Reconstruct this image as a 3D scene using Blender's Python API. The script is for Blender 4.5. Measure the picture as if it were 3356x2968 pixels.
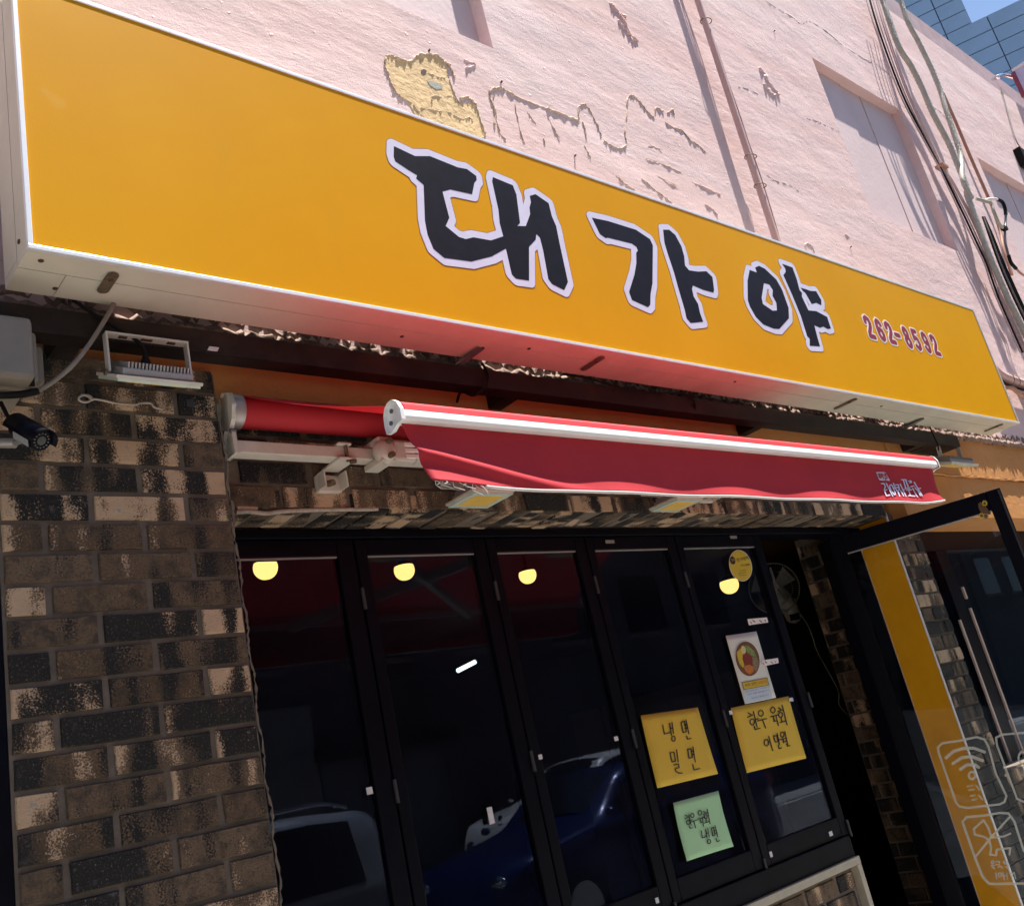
import bpy, math, random
import numpy as np
from mathutils import Vector, Matrix, geometry
random.seed(7)
for o in list(bpy.data.objects): bpy.data.objects.remove(o)
SC = bpy.context.scene
COL = SC.collection
# ------------------------------------------------------------------ camera
CAM = Vector((0.0, -2.0, 1.6))
RIGHT = Vector((0.74800277, -0.62930657, -0.21086747))
DOWN = Vector((0.05020609, 0.37045856, -0.92749113))
FWD = Vector((0.66179393, 0.68317911, 0.30869905))
FPX = 3148.84
cd = bpy.data.cameras.new('camera'); cam = bpy.data.objects.new('camera', cd); COL.objects.link(cam)
cd.sensor_fit = 'HORIZONTAL'; cd.sensor_width = 36.0; cd.lens = 36.0 * FPX / 3356.0
cd.clip_start = 0.02; cd.clip_end = 2000.0
u = -DOWN; b = -FWD
cam.matrix_world = Matrix(((RIGHT.x, u.x, b.x, CAM.x), (RIGHT.y, u.y, b.y, CAM.y), (RIGHT.z, u.z, b.z, CAM.z), (0, 0, 0, 1)))
SC.camera = cam
# ------------------------------------------------------------------ light
SUN = Vector((-0.257, 0.150, -0.955)).normalized()      # direction the light travels
wd = bpy.data.worlds.new('World'); SC.world = wd; wd.use_nodes = True
nt = wd.node_tree; nt.nodes.clear()
sky = nt.nodes.new('ShaderNodeTexSky'); sky.sky_type = 'NISHITA'; sky.sun_disc = False
sky.sun_elevation = math.asin(-SUN.z); sky.sun_rotation = math.atan2(-SUN.x, -SUN.y)
sky.air_density = 1.0; sky.dust_density = 0.6; sky.ozone_density = 2.0
bg = nt.nodes.new('ShaderNodeBackground'); bg.inputs[1].default_value = 0.07
wo = nt.nodes.new('ShaderNodeOutputWorld')
nt.links.new(sky.outputs[0], bg.inputs[0]); nt.links.new(bg.outputs[0], wo.inputs[0])
sl = bpy.data.lights.new('sun', 'SUN'); sl.energy = 5.0; sl.angle = math.radians(0.5); sl.color = (1.0, 0.94, 0.85)
so = bpy.data.objects.new('sun', sl); COL.objects.link(so)
so.rotation_euler = SUN.to_track_quat('-Z', 'Y').to_euler(); so.location = (4, -6, 14)
SC.view_settings.view_transform = 'Standard'; SC.view_settings.look = 'None'
SC.view_settings.exposure = 1.4; SC.view_settings.gamma = 1.0
SC.view_settings.use_curve_mapping = False
SC.cycles.max_bounces = 10; SC.cycles.transparent_max_bounces = 16
SC.cycles.sample_clamp_indirect = 6.0

# ------------------------------------------------------------------ helpers
def ray(px, py):
    return RIGHT * ((px - 1678.0) / FPX) + DOWN * ((py - 1484.0) / FPX) + FWD
def P(px, py, y):                # the point of the plane y = const seen at a photo pixel
    r = ray(px, py); return CAM + r * ((y + 2.0) / r.y)
def PX(px, py, x):
    r = ray(px, py); return CAM + r * ((x - CAM.x) / r.x)
def crop(ox, oy, w, W=2044.0):
    s = w / W
    return lambda x, y: (ox + x * s, oy + y * s)

M = {}
class NT:
    def __init__(s, name):
        m = bpy.data.materials.new(name); m.use_nodes = True; M[name] = m
        s.m = m; s.t = m.node_tree; s.n = s.t.nodes; s.bsdf = s.n['Principled BSDF']; s.out = s.n['Material Output']
    def new(s, typ, **kw):
        n = s.n.new('ShaderNode' + typ)
        for k, v in kw.items():
            if k.startswith('i_'):
                k2 = k[2:]; n.inputs[int(k2) if k2.isdigit() else k2].default_value = v
            else: setattr(n, k, v)
        return n
    def lk(s, a, b): s.t.links.new(a, b)
    def coords(s, kind='Object', scale=(1, 1, 1)):
        tc = s.new('TexCoord'); mp = s.new('Mapping'); mp.inputs['Scale'].default_value = scale
        s.lk(tc.outputs[kind], mp.inputs[0]); return mp.outputs[0]
    def noise(s, vec, scale, detail=4, rough=0.55, dim='3D', w=None):
        n = s.new('TexNoise', noise_dimensions=dim); n.inputs['Scale'].default_value = scale
        n.inputs['Detail'].default_value = detail; n.inputs['Roughness'].default_value = rough
        if vec is not None: s.lk(vec, n.inputs['Vector'])
        if w is not None: s.lk(w, n.inputs['W'])
        return n.outputs['Fac']
    def math(s, op, a, b=None, clamp=False):
        n = s.new('Math', operation=op); n.use_clamp = clamp
        for i, v in enumerate((a, b)):
            if v is None: continue
            if isinstance(v, (int, float)): n.inputs[i].default_value = v
            else: s.lk(v, n.inputs[i])
        return n.outputs[0]
    def step(s, v, lo, hi):
        n = s.new('MapRange'); s.lk(v, n.inputs[0])
        for i, x in ((1, lo), (2, hi)):
            if isinstance(x, (int, float)): n.inputs[i].default_value = x
            else: s.lk(x, n.inputs[i])
        n.inputs[3].default_value = 0.0; n.inputs[4].default_value = 1.0
        return n.outputs[0]
    def mix(s, f, a, b):
        n = s.new('Mix', data_type='RGBA')
        if isinstance(f, (int, float)): n.inputs[0].default_value = f
        else: s.lk(f, n.inputs[0])
        for i, v in ((6, a), (7, b)):
            if isinstance(v, tuple): n.inputs[i].default_value = (v[0], v[1], v[2], 1)
            else: s.lk(v, n.inputs[i])
        return n.outputs[2]
    def bump(s, h, dist=0.002, strength=0.6, prev=None):
        n = s.new('Bump'); n.inputs['Strength'].default_value = strength; n.inputs['Distance'].default_value = dist
        s.lk(h, n.inputs['Height'])
        if prev is not None: s.lk(prev, n.inputs['Normal'])
        s.lk(n.outputs[0], s.bsdf.inputs['Normal']); return n.outputs[0]
    def col(s, c):
        if isinstance(c, tuple): s.bsdf.inputs['Base Color'].default_value = (c[0], c[1], c[2], 1)
        else: s.lk(c, s.bsdf.inputs['Base Color'])
    def set(s, **kw):
        for k, v in kw.items(): s.bsdf.inputs[k.replace('_', ' ')].default_value = v

def simple(name, c, rough=0.5, metal=0.0, var=0.12, vs=30.0, bmp=0.0, bs=200.0, spec=0.5, dirt=None):
    t = NT(name); v = t.coords()
    n = t.noise(v, vs, 5, 0.6)
    lo = tuple(x * (1 - var) for x in c); hi = tuple(min(1, x * (1 + var)) for x in c)
    cc = t.mix(t.step(n, 0.3, 0.7), lo, hi)
    if dirt:
        n2 = t.noise(v, vs * 0.35, 6, 0.7); cc = t.mix(t.math('MULTIPLY', t.step(n2, 0.52, 0.72), dirt[1]), cc, dirt[0])
    t.col(cc); t.set(Roughness=rough, Metallic=metal); t.bsdf.inputs['Specular IOR Level'].default_value = spec
    if bmp: t.bump(t.noise(v, bs, 4, 0.6), bmp, 0.7)
    return t.m

# plaster: pink upper wall
t = NT('pink_plaster'); v = t.coords(); vs = t.coords(scale=(0.5, 1, 2.2))
big = t.noise(vs, 1.3, 5, 0.6); mid = t.noise(vs, 7, 6, 0.65)
c = t.mix(t.step(big, 0.34, 0.68), (0.715, 0.49, 0.465), (0.75, 0.58, 0.575))
c = t.mix(t.math('MULTIPLY', t.step(mid, 0.52, 0.75), 0.5), c, (0.56, 0.44, 0.455))
spk = t.noise(v, 55, 3, 0.5); c = t.mix(t.math('MULTIPLY', t.step(spk, 0.70, 0.76), 0.5), c, (0.75, 0.62, 0.60))
t.col(c); t.set(Roughness=0.85)
trow = t.noise(t.coords(scale=(0.45, 1, 1.3)), 26, 8, 0.72)
fine = t.noise(v, 120, 5, 0.7)
und = t.noise(t.coords(scale=(0.6, 1, 1)), 3.2, 4, 0.55)
nb = t.bump(und, 0.05, 0.22)
smz = t.step(t.noise(vs, 2.6, 4, 0.6), 0.40, 0.62); nb = t.bump(t.math('MULTIPLY', trow, t.math('ADD', t.math('MULTIPLY', smz, 0.75), 0.3)), 0.008, 0.38, nb)
nb = t.bump(fine, 0.003, 0.5, nb)
pit = t.step(t.noise(v, 38, 3, 0.5), 0.66, 0.80)
t.bump(pit, 0.006, 0.8, nb)
# orange painted plaster
t = NT('orange_plaster'); v = t.coords(); n = t.noise(v, 5, 6, 0.65)
c = t.mix(t.step(n, 0.35, 0.7), (0.52, 0.225, 0.062), (0.58, 0.27, 0.085))
c = t.mix(t.math('MULTIPLY', t.step(t.noise(v, 14, 5, 0.7), 0.6, 0.78), 0.5), c, (0.36, 0.15, 0.045))
t.col(c); t.set(Roughness=0.7); t.bump(t.noise(v, 30, 6, 0.7), 0.008, 0.5)
simple('board_paint', (0.66, 0.525, 0.53), 0.7, var=0.06, vs=3, bmp=0.002, bs=40)
simple('bare_plaster', (0.70, 0.50, 0.27), 0.9, var=0.18, vs=14, bmp=0.006, bs=45)
simple('plaster_ridge', (0.55, 0.42, 0.32), 0.9, var=0.25, vs=60, bmp=0.003, bs=150)
simple('rough_cement', (0.25, 0.17, 0.135), 0.95, var=0.35, vs=40, bmp=0.012, bs=70)
simple('grey_cement', (0.36, 0.37, 0.35), 0.9, var=0.15, vs=40, bmp=0.002, bs=120)
simple('crack_dark', (0.10, 0.07, 0.065), 0.95)
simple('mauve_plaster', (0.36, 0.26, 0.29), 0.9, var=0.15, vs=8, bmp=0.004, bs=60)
# bricks
t = NT('brick_face'); v = t.coords(); oi = t.new('ObjectInfo'); R = oi.outputs['Random']
sx = t.coords(scale=(1, 0.15, 0.25))
rw = t.math('MULTIPLY', R, 91.7)
band = t.noise(sx, 17, 1.0, 0.4, '4D', rw)
rag = t.noise(v, 240, 4, 0.7); blot = t.noise(v, 32, 5, 0.65, '4D', rw)
bb = t.math('ADD', band, t.math('MULTIPLY', t.math('SUBTRACT', rag, 0.5), 0.55))
bb = t.math('ADD', bb, t.math('MULTIPLY', t.math('SUBTRACT', blot, 0.5), 0.36))
r2 = t.math('FRACT', t.math('MULTIPLY', R, 7.31)); r3 = t.math('FRACT', t.math('MULTIPLY', R, 23.7)); r4 = t.math('FRACT', t.math('MULTIPLY', R, 57.1))
brown = t.mix(r4, (0.115, 0.070, 0.036), (0.170, 0.115, 0.072))
brown = t.mix(t.math('MULTIPLY', t.step(rag, 0.52, 0.62), 0.8), brown, (0.27, 0.18, 0.112))
brown = t.mix(t.math('MULTIPLY', t.step(t.math('ADD', blot, t.math('MULTIPLY', t.math('SUBTRACT', rag, 0.5), 0.5)), 0.47, 0.64), 0.85), brown, (0.036, 0.028, 0.023))
brown = t.mix(t.math('MULTIPLY', t.step(t.noise(v, 210, 3, 0.6), 0.55, 0.66), 0.7), brown, (0.035, 0.027, 0.024))
blk_t = t.math('ADD', t.math('MULTIPLY', r2, 0.34), 0.33)
blk = t.step(bb, blk_t, t.math('SUBTRACT', blk_t, 0.07))
crm_t = t.math('SUBTRACT', 0.79, t.math('MULTIPLY', r3, 0.36))
crm = t.step(bb, crm_t, t.math('ADD', crm_t, 0.08))
dark = t.mix(t.step(rag, 0.58, 0.68), (0.0085, 0.008, 0.0085), (0.22, 0.175, 0.135))
dark = t.mix(t.math('MULTIPLY', t.step(blot, 0.60, 0.70), 0.55), dark, (0.13, 0.12, 0.118))
c = t.mix(blk, brown, dark)
cream = t.mix(t.step(blot, 0.62, 0.66), (0.62, 0.43, 0.28), (0.36, 0.34, 0.33))
c = t.mix(crm, c, cream)
t.col(c); t.set(Roughness=0.85)
h = t.math('ADD', t.math('MULTIPLY', rag, 0.7), t.noise(v, 70, 6, 0.7)); t.bump(h, 0.009, 0.9)
simple('mortar', (0.165, 0.130, 0.103), 0.95, var=0.2, vs=25, bmp=0.004, bs=90)
simple('mortar_light', (0.40, 0.34, 0.29), 0.95, var=0.25, vs=60, bmp=0.003, bs=120)
# sign
t = NT('sign_yellow'); v = t.coords()
fl = t.noise(v, 320, 2, 0.5); sm = t.noise(v, 2.2, 4, 0.6)
c = t.mix(t.step(sm, 0.35, 0.7), (0.655, 0.305, 0.004), (0.69, 0.33, 0.006))
c = t.mix(t.math('MULTIPLY', t.step(fl, 0.66, 0.72), 0.12), c, (0.80, 0.45, 0.05))
dust = t.noise(t.coords(scale=(1, 1, .35)), 7, 6, 0.7); c = t.mix(t.math('MULTIPLY', t.step(dust, 0.55, 0.8), 0.25), c, (0.56, 0.30, 0.03))
sm2 = t.noise(v, 11, 3, 0.5); c = t.mix(t.math('MULTIPLY', t.step(sm2, 0.70, 0.80), 0.14), c, (0.82, 0.55, 0.20))
t.col(c); t.set(Roughness=0.38); t.bsdf.inputs['Specular IOR Level'].default_value = 0.06; nb = t.bump(fl, 0.0006, 0.35); t.bump(t.noise(v, 1.6, 2, 0.4), 0.02, 0.12, nb)
simple('vinyl_black', (0.012, 0.010, 0.015), 0.4, var=0.25, vs=20, spec=0.1)
simple('vinyl_white', (0.66, 0.64, 0.80), 0.4, var=0.05, vs=20)
simple('vinyl_line', (0.30, 0.13, 0.03), 0.5)
simple('vinyl_red', (0.27, 0.03, 0.055), 0.4, var=0.1)
simple('vinyl_cream', (0.82, 0.74, 0.72), 0.4, var=0.05)
simple('sign_metal', (0.61, 0.575, 0.475), 0.45, var=0.06, vs=8, dirt=((0.42, 0.40, 0.35), 0.5))
simple('trim_beige', (0.40, 0.37, 0.29), 0.5, var=0.1)
simple('sign_rim', (0.82, 0.83, 0.84), 0.3, 0.3, var=0.05)
simple('rust_screw', (0.09, 0.05, 0.03), 0.7, 0.4, var=0.4, vs=150)
simple('rusty_plate', (0.20, 0.15, 0.10), 0.55, 0.6, var=0.4, vs=90, bmp=0.001)
simple('steel_black', (0.020, 0.015, 0.014), 0.5, 0.0, spec=0.2, var=0.4, vs=18, dirt=((0.07, 0.035, 0.022), 0.6), bmp=0.001)
simple('steel_grey', (0.16, 0.16, 0.165), 0.5, 0.4, var=0.2)
simple('white_powder', (0.60, 0.555, 0.49), 0.42, var=0.06, dirt=((0.45, 0.38, 0.30), 0.35))
simple('white_alu', (0.86, 0.86, 0.86), 0.32, var=0.04, vs=12, dirt=((0.55, 0.52, 0.48), 0.25))
simple('alu_grey', (0.40, 0.38, 0.37), 0.45, 0.5, var=0.12)
simple('grey_plastic', (0.21, 0.18, 0.145), 0.5, var=0.06, dirt=((0.20, 0.17, 0.14), 0.5))
simple('black_rubber', (0.012, 0.011, 0.011), 0.7, spec=0.12)
simple('cable_grey', (0.22, 0.19, 0.165), 0.6)
simple('black_frame', (0.0028, 0.0028, 0.0065), 0.42, var=0.3, vs=15, spec=0.10)
simple('dark_seal', (0.035, 0.035, 0.04), 0.6)
simple('bright_tape', (0.62, 0.62, 0.66), 0.5, var=0.1, vs=60)
simple('pink_pipe', (0.60, 0.385, 0.36), 0.6, var=0.08, vs=12)
simple('cable_painted', (0.47, 0.33, 0.315), 0.6, var=0.15)
simple('wrap_grey', (0.40, 0.385, 0.33), 0.5, var=0.15, vs=25, dirt=((0.28, 0.27, 0.24), 0.5))
simple('brown_conduit', (0.42, 0.21, 0.14), 0.6, var=0.1)
simple('paper_yellow', (0.62, 0.42, 0.045), 0.8, var=0.05, vs=8)
simple('paper_green', (0.36, 0.62, 0.36), 0.8, var=0.05, vs=8)
simple('paper_white', (0.66, 0.68, 0.62), 0.6, var=0.06, vs=10)
simple('paper_blue', (0.52, 0.62, 0.72), 0.6, var=0.05)
simple('ink', (0.012, 0.012, 0.014), 0.6)
simple('ink_grey', (0.16, 0.19, 0.24), 0.6)
simple('ink_red', (0.45, 0.05, 0.03), 0.6)
simple('sticker_yellow', (0.60, 0.43, 0.035), 0.45, var=0.04)
simple('panel_orange', (0.95, 0.40, 0.008), 0.4, var=0.08, vs=6)
simple('food_brown', (0.13, 0.06, 0.02), 0.6); simple('food_yellow', (0.55, 0.40, 0.03), 0.6, var=0.4, vs=250)
simple('food_green', (0.18, 0.26, 0.07), 0.6, var=0.9, vs=300); simple('food_red', (0.20, 0.025, 0.015), 0.5, var=0.6, vs=250)
simple('food_orange', (0.50, 0.16, 0.03), 0.6, var=0.5, vs=250); simple('food_noodle', (0.22, 0.16, 0.09), 0.6, var=0.9, vs=280)
simple('food_egg', (0.62, 0.52, 0.26), 0.5); simple('petal', (0.72, 0.48, 0.03), 0.6)
simple('asphalt', (0.135, 0.128, 0.118), 0.85, var=0.25, vs=2, bmp=0.004, bs=120)
simple('pavement', (0.34, 0.325, 0.30), 0.85, var=0.18, vs=3, bmp=0.002, bs=90)
simple('kerb_stone', (0.36, 0.35, 0.34), 0.8, var=0.15)
simple('road_paint', (0.7, 0.7, 0.68), 0.7, var=0.12, vs=9)
simple('tower_tile', (0.17, 0.265, 0.41), 0.45, var=0.07, vs=0.6)
simple('tower_joint', (0.09, 0.11, 0.14), 0.7)
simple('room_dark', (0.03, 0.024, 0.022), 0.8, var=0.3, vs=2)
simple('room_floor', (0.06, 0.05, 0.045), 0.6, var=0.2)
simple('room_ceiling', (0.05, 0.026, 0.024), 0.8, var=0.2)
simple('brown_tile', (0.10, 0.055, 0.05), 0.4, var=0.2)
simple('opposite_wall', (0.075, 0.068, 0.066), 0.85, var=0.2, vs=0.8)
simple('pale_door', (0.30, 0.28, 0.25), 0.6, var=0.08)
simple('fan_white', (0.74, 0.73, 0.68), 0.4); simple('fan_wire', (0.55, 0.54, 0.52), 0.35, 0.6)
simple('strip_pale', (0.62, 0.45, 0.38), 0.5, var=0.06)
simple('purple_panel', (0.55, 0.50, 0.66), 0.5, var=0.05); simple('red_edge', (0.26, 0.05, 0.08), 0.5)
simple('led_yellow', (0.80, 0.52, 0.12), 0.5, var=0.05); simple('glass_mint', (0.58, 0.68, 0.60), 0.25, var=0.05)
simple('chrome', (0.75, 0.75, 0.76), 0.15, 1.0, var=0.05)
simple('tyre', (0.015, 0.015, 0.015), 0.8); simple('tail_red', (0.45, 0.02, 0.02), 0.25)
simple('car_glass', (0.010, 0.012, 0.015), 0.08)
simple('label_paper', (0.30, 0.30, 0.33), 0.6, var=0.2, vs=200)
for nm, c in (('car_silver', (0.44, 0.46, 0.50)), ('car_white', (0.80, 0.80, 0.78)), ('car_blue', (0.003, 0.014, 0.11))):
    simple(nm, c, 0.25, 0.2 if nm != 'car_white' else 0.0, var=0.02)
    M[nm].node_tree.nodes['Principled BSDF'].inputs['Coat Weight'].default_value = 0.6
# awning cloth
def cloth(name, c):
    t = NT(name); v = t.coords(); w = t.noise(v, 500, 2, 0.5); g = t.noise(v, 6, 4, 0.6)
    cc = t.mix(t.step(g, 0.3, 0.7), tuple(x * 0.9 for x in c), c); t.col(cc); t.set(Roughness=0.75); t.bump(w, 0.0006, 0.4)
    tr = t.new('BsdfTranslucent'); t.lk(cc, tr.inputs[0]); mx = t.new('MixShader'); mx.inputs[0].default_value = 0.35
    t.lk(t.bsdf.outputs[0], mx.inputs[1]); t.lk(tr.outputs[0], mx.inputs[2]); t.lk(mx.outputs[0], t.out.inputs[0])
cloth('awning_red', (0.68, 0.040, 0.060)); cloth('hem_white', (0.8, 0.78, 0.76))
# glass
def glass(name, tint, f0=1.0, haze=0.0):
    t = NT(name); t.n.remove(t.bsdf)
    tr = t.new('BsdfTransparent'); tr.inputs[0].default_value = tint + (1,)
    gl = t.new('BsdfGlossy'); gl.inputs['Roughness'].default_value = 0.01; gl.inputs[0].default_value = (f0 * .62, f0 * .74, f0, 1)
    fr = t.new('Fresnel'); fr.inputs[0].default_value = 1.5
    ge = t.new('NewGeometry'); fac = t.math('MULTIPLY', fr.outputs[0], t.math('SUBTRACT', 1.0, ge.outputs['Backfacing']))   # only the outer skin of the pane reflects
    mx = t.new('MixShader'); t.lk(fac, mx.inputs[0]); t.lk(tr.outputs[0], mx.inputs[1]); t.lk(gl.outputs[0], mx.inputs[2])
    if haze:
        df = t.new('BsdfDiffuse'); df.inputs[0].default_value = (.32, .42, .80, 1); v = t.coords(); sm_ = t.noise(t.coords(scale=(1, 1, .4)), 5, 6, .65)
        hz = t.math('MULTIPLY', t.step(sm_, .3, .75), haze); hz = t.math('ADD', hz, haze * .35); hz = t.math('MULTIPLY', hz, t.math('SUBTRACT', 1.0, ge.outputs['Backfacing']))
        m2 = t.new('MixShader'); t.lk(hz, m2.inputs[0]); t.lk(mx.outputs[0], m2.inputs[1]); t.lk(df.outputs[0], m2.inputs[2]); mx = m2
    t.lk(mx.outputs[0], t.out.inputs[0])
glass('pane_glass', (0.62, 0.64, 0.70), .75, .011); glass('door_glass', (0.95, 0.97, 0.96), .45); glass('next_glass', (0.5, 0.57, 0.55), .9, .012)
def emit(name, c, s):
    t = NT(name); t.n.remove(t.bsdf); e = t.new('Emission'); e.inputs[0].default_value = c + (1,); e.inputs[1].default_value = s
    t.lk(e.outputs[0], t.out.inputs[0])
emit('globe_glow', (1.0, 0.62, 0.16), 1.5); emit('tube_glow', (0.85, 1.0, 0.95), 1.6); emit('box_glow', (1.0, 0.95, 0.62), 1.4)
# frosted decal film
t = NT('frost_film'); t.col((0.74, 0.78, 0.70)); t.set(Roughness=0.6)
tr = t.new('BsdfTransparent'); mx = t.new('MixShader'); mx.inputs[0].default_value = 0.62
t.lk(t.bsdf.outputs[0], mx.inputs[2]); t.lk(tr.outputs[0], mx.inputs[1]); t.lk(mx.outputs[0], t.out.inputs[0])

class MB:
    def __init__(s): s.v = []; s.f = []; s.sm = []
    def add(s, vs, fs, smooth=False):
        k = len(s.v); s.v += [tuple(v) for v in vs]
        for f in fs: s.f.append(tuple(i + k for i in f)); s.sm.append(smooth)
        return s
    def box(s, x0, x1, y0, y1, z0, z1):
        return s.add([(x, y, z) for x in (x0, x1) for y in (y0, y1) for z in (z0, z1)],
                     [(0, 1, 3, 2), (4, 6, 7, 5), (0, 4, 5, 1), (2, 3, 7, 6), (0, 2, 6, 4), (1, 5, 7, 3)])
    def obox(s, c, ax, ay, az, hx, hy, hz):
        c = Vector(c); ax = Vector(ax).normalized() * hx; ay = Vector(ay).normalized() * hy; az = Vector(az).normalized() * hz
        return s.add([c + ax * i + ay * j + az * k for i in (-1, 1) for j in (-1, 1) for k in (-1, 1)],
                     [(0, 1, 3, 2), (4, 6, 7, 5), (0, 4, 5, 1), (2, 3, 7, 6), (0, 2, 6, 4), (1, 5, 7, 3)])
    def bar(s, a, b2, w, h, up=(0, 0, 1)):
        a = Vector(a); b2 = Vector(b2); d = (b2 - a); L = d.length / 2; d.normalize(); up = Vector(up)
        sd = d.cross(up); sd = sd.normalized() if sd.length > 1e-6 else Vector((1, 0, 0)); up = sd.cross(d)
        return s.obox((a + b2) / 2, d, sd, up, L, w / 2, h / 2)
    def tube(s, pts, r, n=8, caps=True, rf=None):
        pts = [Vector(p) for p in pts]; rings = []; prev = None
        for i, p in enumerate(pts):
            d = (pts[min(i + 1, len(pts) - 1)] - pts[max(i - 1, 0)])
            if d.length < 1e-9: d = Vector((0, 0, 1))
            d.normalize()
            a = prev if prev is not None else (Vector((0, 0, 1)) if abs(d.z) < 0.9 else Vector((0, 1, 0)))
            a = (a - d * a.dot(d)); a = a.normalized() if a.length > 1e-6 else d.orthogonal().normalized()
            prev = a; c = d.cross(a); rr = r if rf is None else rf(i)
            rings.append([p + (a * math.cos(2 * math.pi * k / n) + c * math.sin(2 * math.pi * k / n)) * rr for k in range(n)])
        vs = [q for r_ in rings for q in r_]; fs = []
        for i in range(len(rings) - 1):
            for k in range(n): fs.append((i * n + k, i * n + (k + 1) % n, (i + 1) * n + (k + 1) % n, (i + 1) * n + k))
        s.add(vs, fs, True)
        if caps:
            s.add(rings[0], [tuple(range(n))]); s.add(rings[-1], [tuple(range(n))[::-1]])
        return s
    def cyl(s, a, b2, r, n=16, r2=None):
        return s.tube([a, b2], r, n, True, (lambda i: r if i == 0 else r2) if r2 is not None else None)
    def ball(s, c, r, n=16, m=10, sx=1, sy=1, sz=1, z0=-1, z1=1):
        c = Vector(c); vs = []; fs = []
        for i in range(m + 1):
            zz = z0 + (z1 - z0) * i / m; th = math.asin(max(-1, min(1, zz))); q = math.cos(th)
            for k in range(n):
                a = 2 * math.pi * k / n; vs.append((c.x + r * sx * q * math.cos(a), c.y + r * sy * q * math.sin(a), c.z + r * sz * zz))
        for i in range(m):
            for k in range(n): fs.append((i * n + k, i * n + (k + 1) % n, (i + 1) * n + (k + 1) % n, (i + 1) * n + k))
        return s.add(vs, fs, True)
    def prism(s, loops, nrm, th):
        """flat shape of world-space loops (outer + holes), thickened along nrm by th"""
        loops = [[Vector(p) for p in l] for l in loops]; nrm = Vector(nrm)
        tris = geometry.tessellate_polygon(loops); flat = [p for l in loops for p in l]; n = len(flat)
        vs = [p + nrm * th for p in flat] + flat; fs = []
        for tr in tris:
            a, b2, c = (flat[i] for i in tr); up = (b2 - a).cross(c - a).dot(nrm)
            fs.append(tuple(tr) if up > 0 else tuple(tr[::-1]))
        k = 0
        for l in loops:
            m = len(l)
            for i in range(m): fs.append((k + i, k + (i + 1) % m, n + k + (i + 1) % m, n + k + i))
            k += m
        return s.add(vs, fs)
    def build(s, name, mat, parent=None, label=None, cat=None, group=None, kind=None, bevel=0.0, sub=0):
        me = bpy.data.meshes.new(name); me.from_pydata(s.v, [], s.f); me.validate(); me.update()
        for p, q in zip(me.polygons, s.sm): p.use_smooth = q
        me.materials.append(M[mat]); o = bpy.data.objects.new(name, me); COL.objects.link(o)
        if parent is not None: o.parent = parent
        if bevel:
            bv = o.modifiers.new('bevel', 'BEVEL'); bv.width = bevel; bv.segments = 2; bv.limit_method = 'ANGLE'
        if sub:
            sb = o.modifiers.new('sub', 'SUBSURF'); sb.levels = sub; sb.render_levels = sub
        tag(o, label, cat, group, kind); return o

def tag(o, label=None, cat=None, group=None, kind=None):
    if label: o['label'] = label
    if cat: o['category'] = cat
    if group: o['group'] = group
    if kind: o['kind'] = kind
    return o
def thing(name, label, cat, group=None):
    e = bpy.data.objects.new(name, None); COL.objects.link(e); e.empty_display_size = 0.05
    return tag(e, label, cat, group)
def smooth_path(pts, k=6):
    pts = [Vector(p) for p in pts]; out = []
    for i in range(len(pts) - 1):
        p0 = pts[max(i - 1, 0)]; p1 = pts[i]; p2 = pts[i + 1]; p3 = pts[min(i + 2, len(pts) - 1)]
        for j in range(k):
            t_ = j / k; t2 = t_ * t_; t3 = t2 * t_
            out.append(0.5 * ((2 * p1) + (p2 - p0) * t_ + (2 * p0 - 5 * p1 + 4 * p2 - p3) * t2 + (3 * p1 - p0 - 3 * p2 + p3) * t3))
    out.append(pts[-1]); return out

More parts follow.
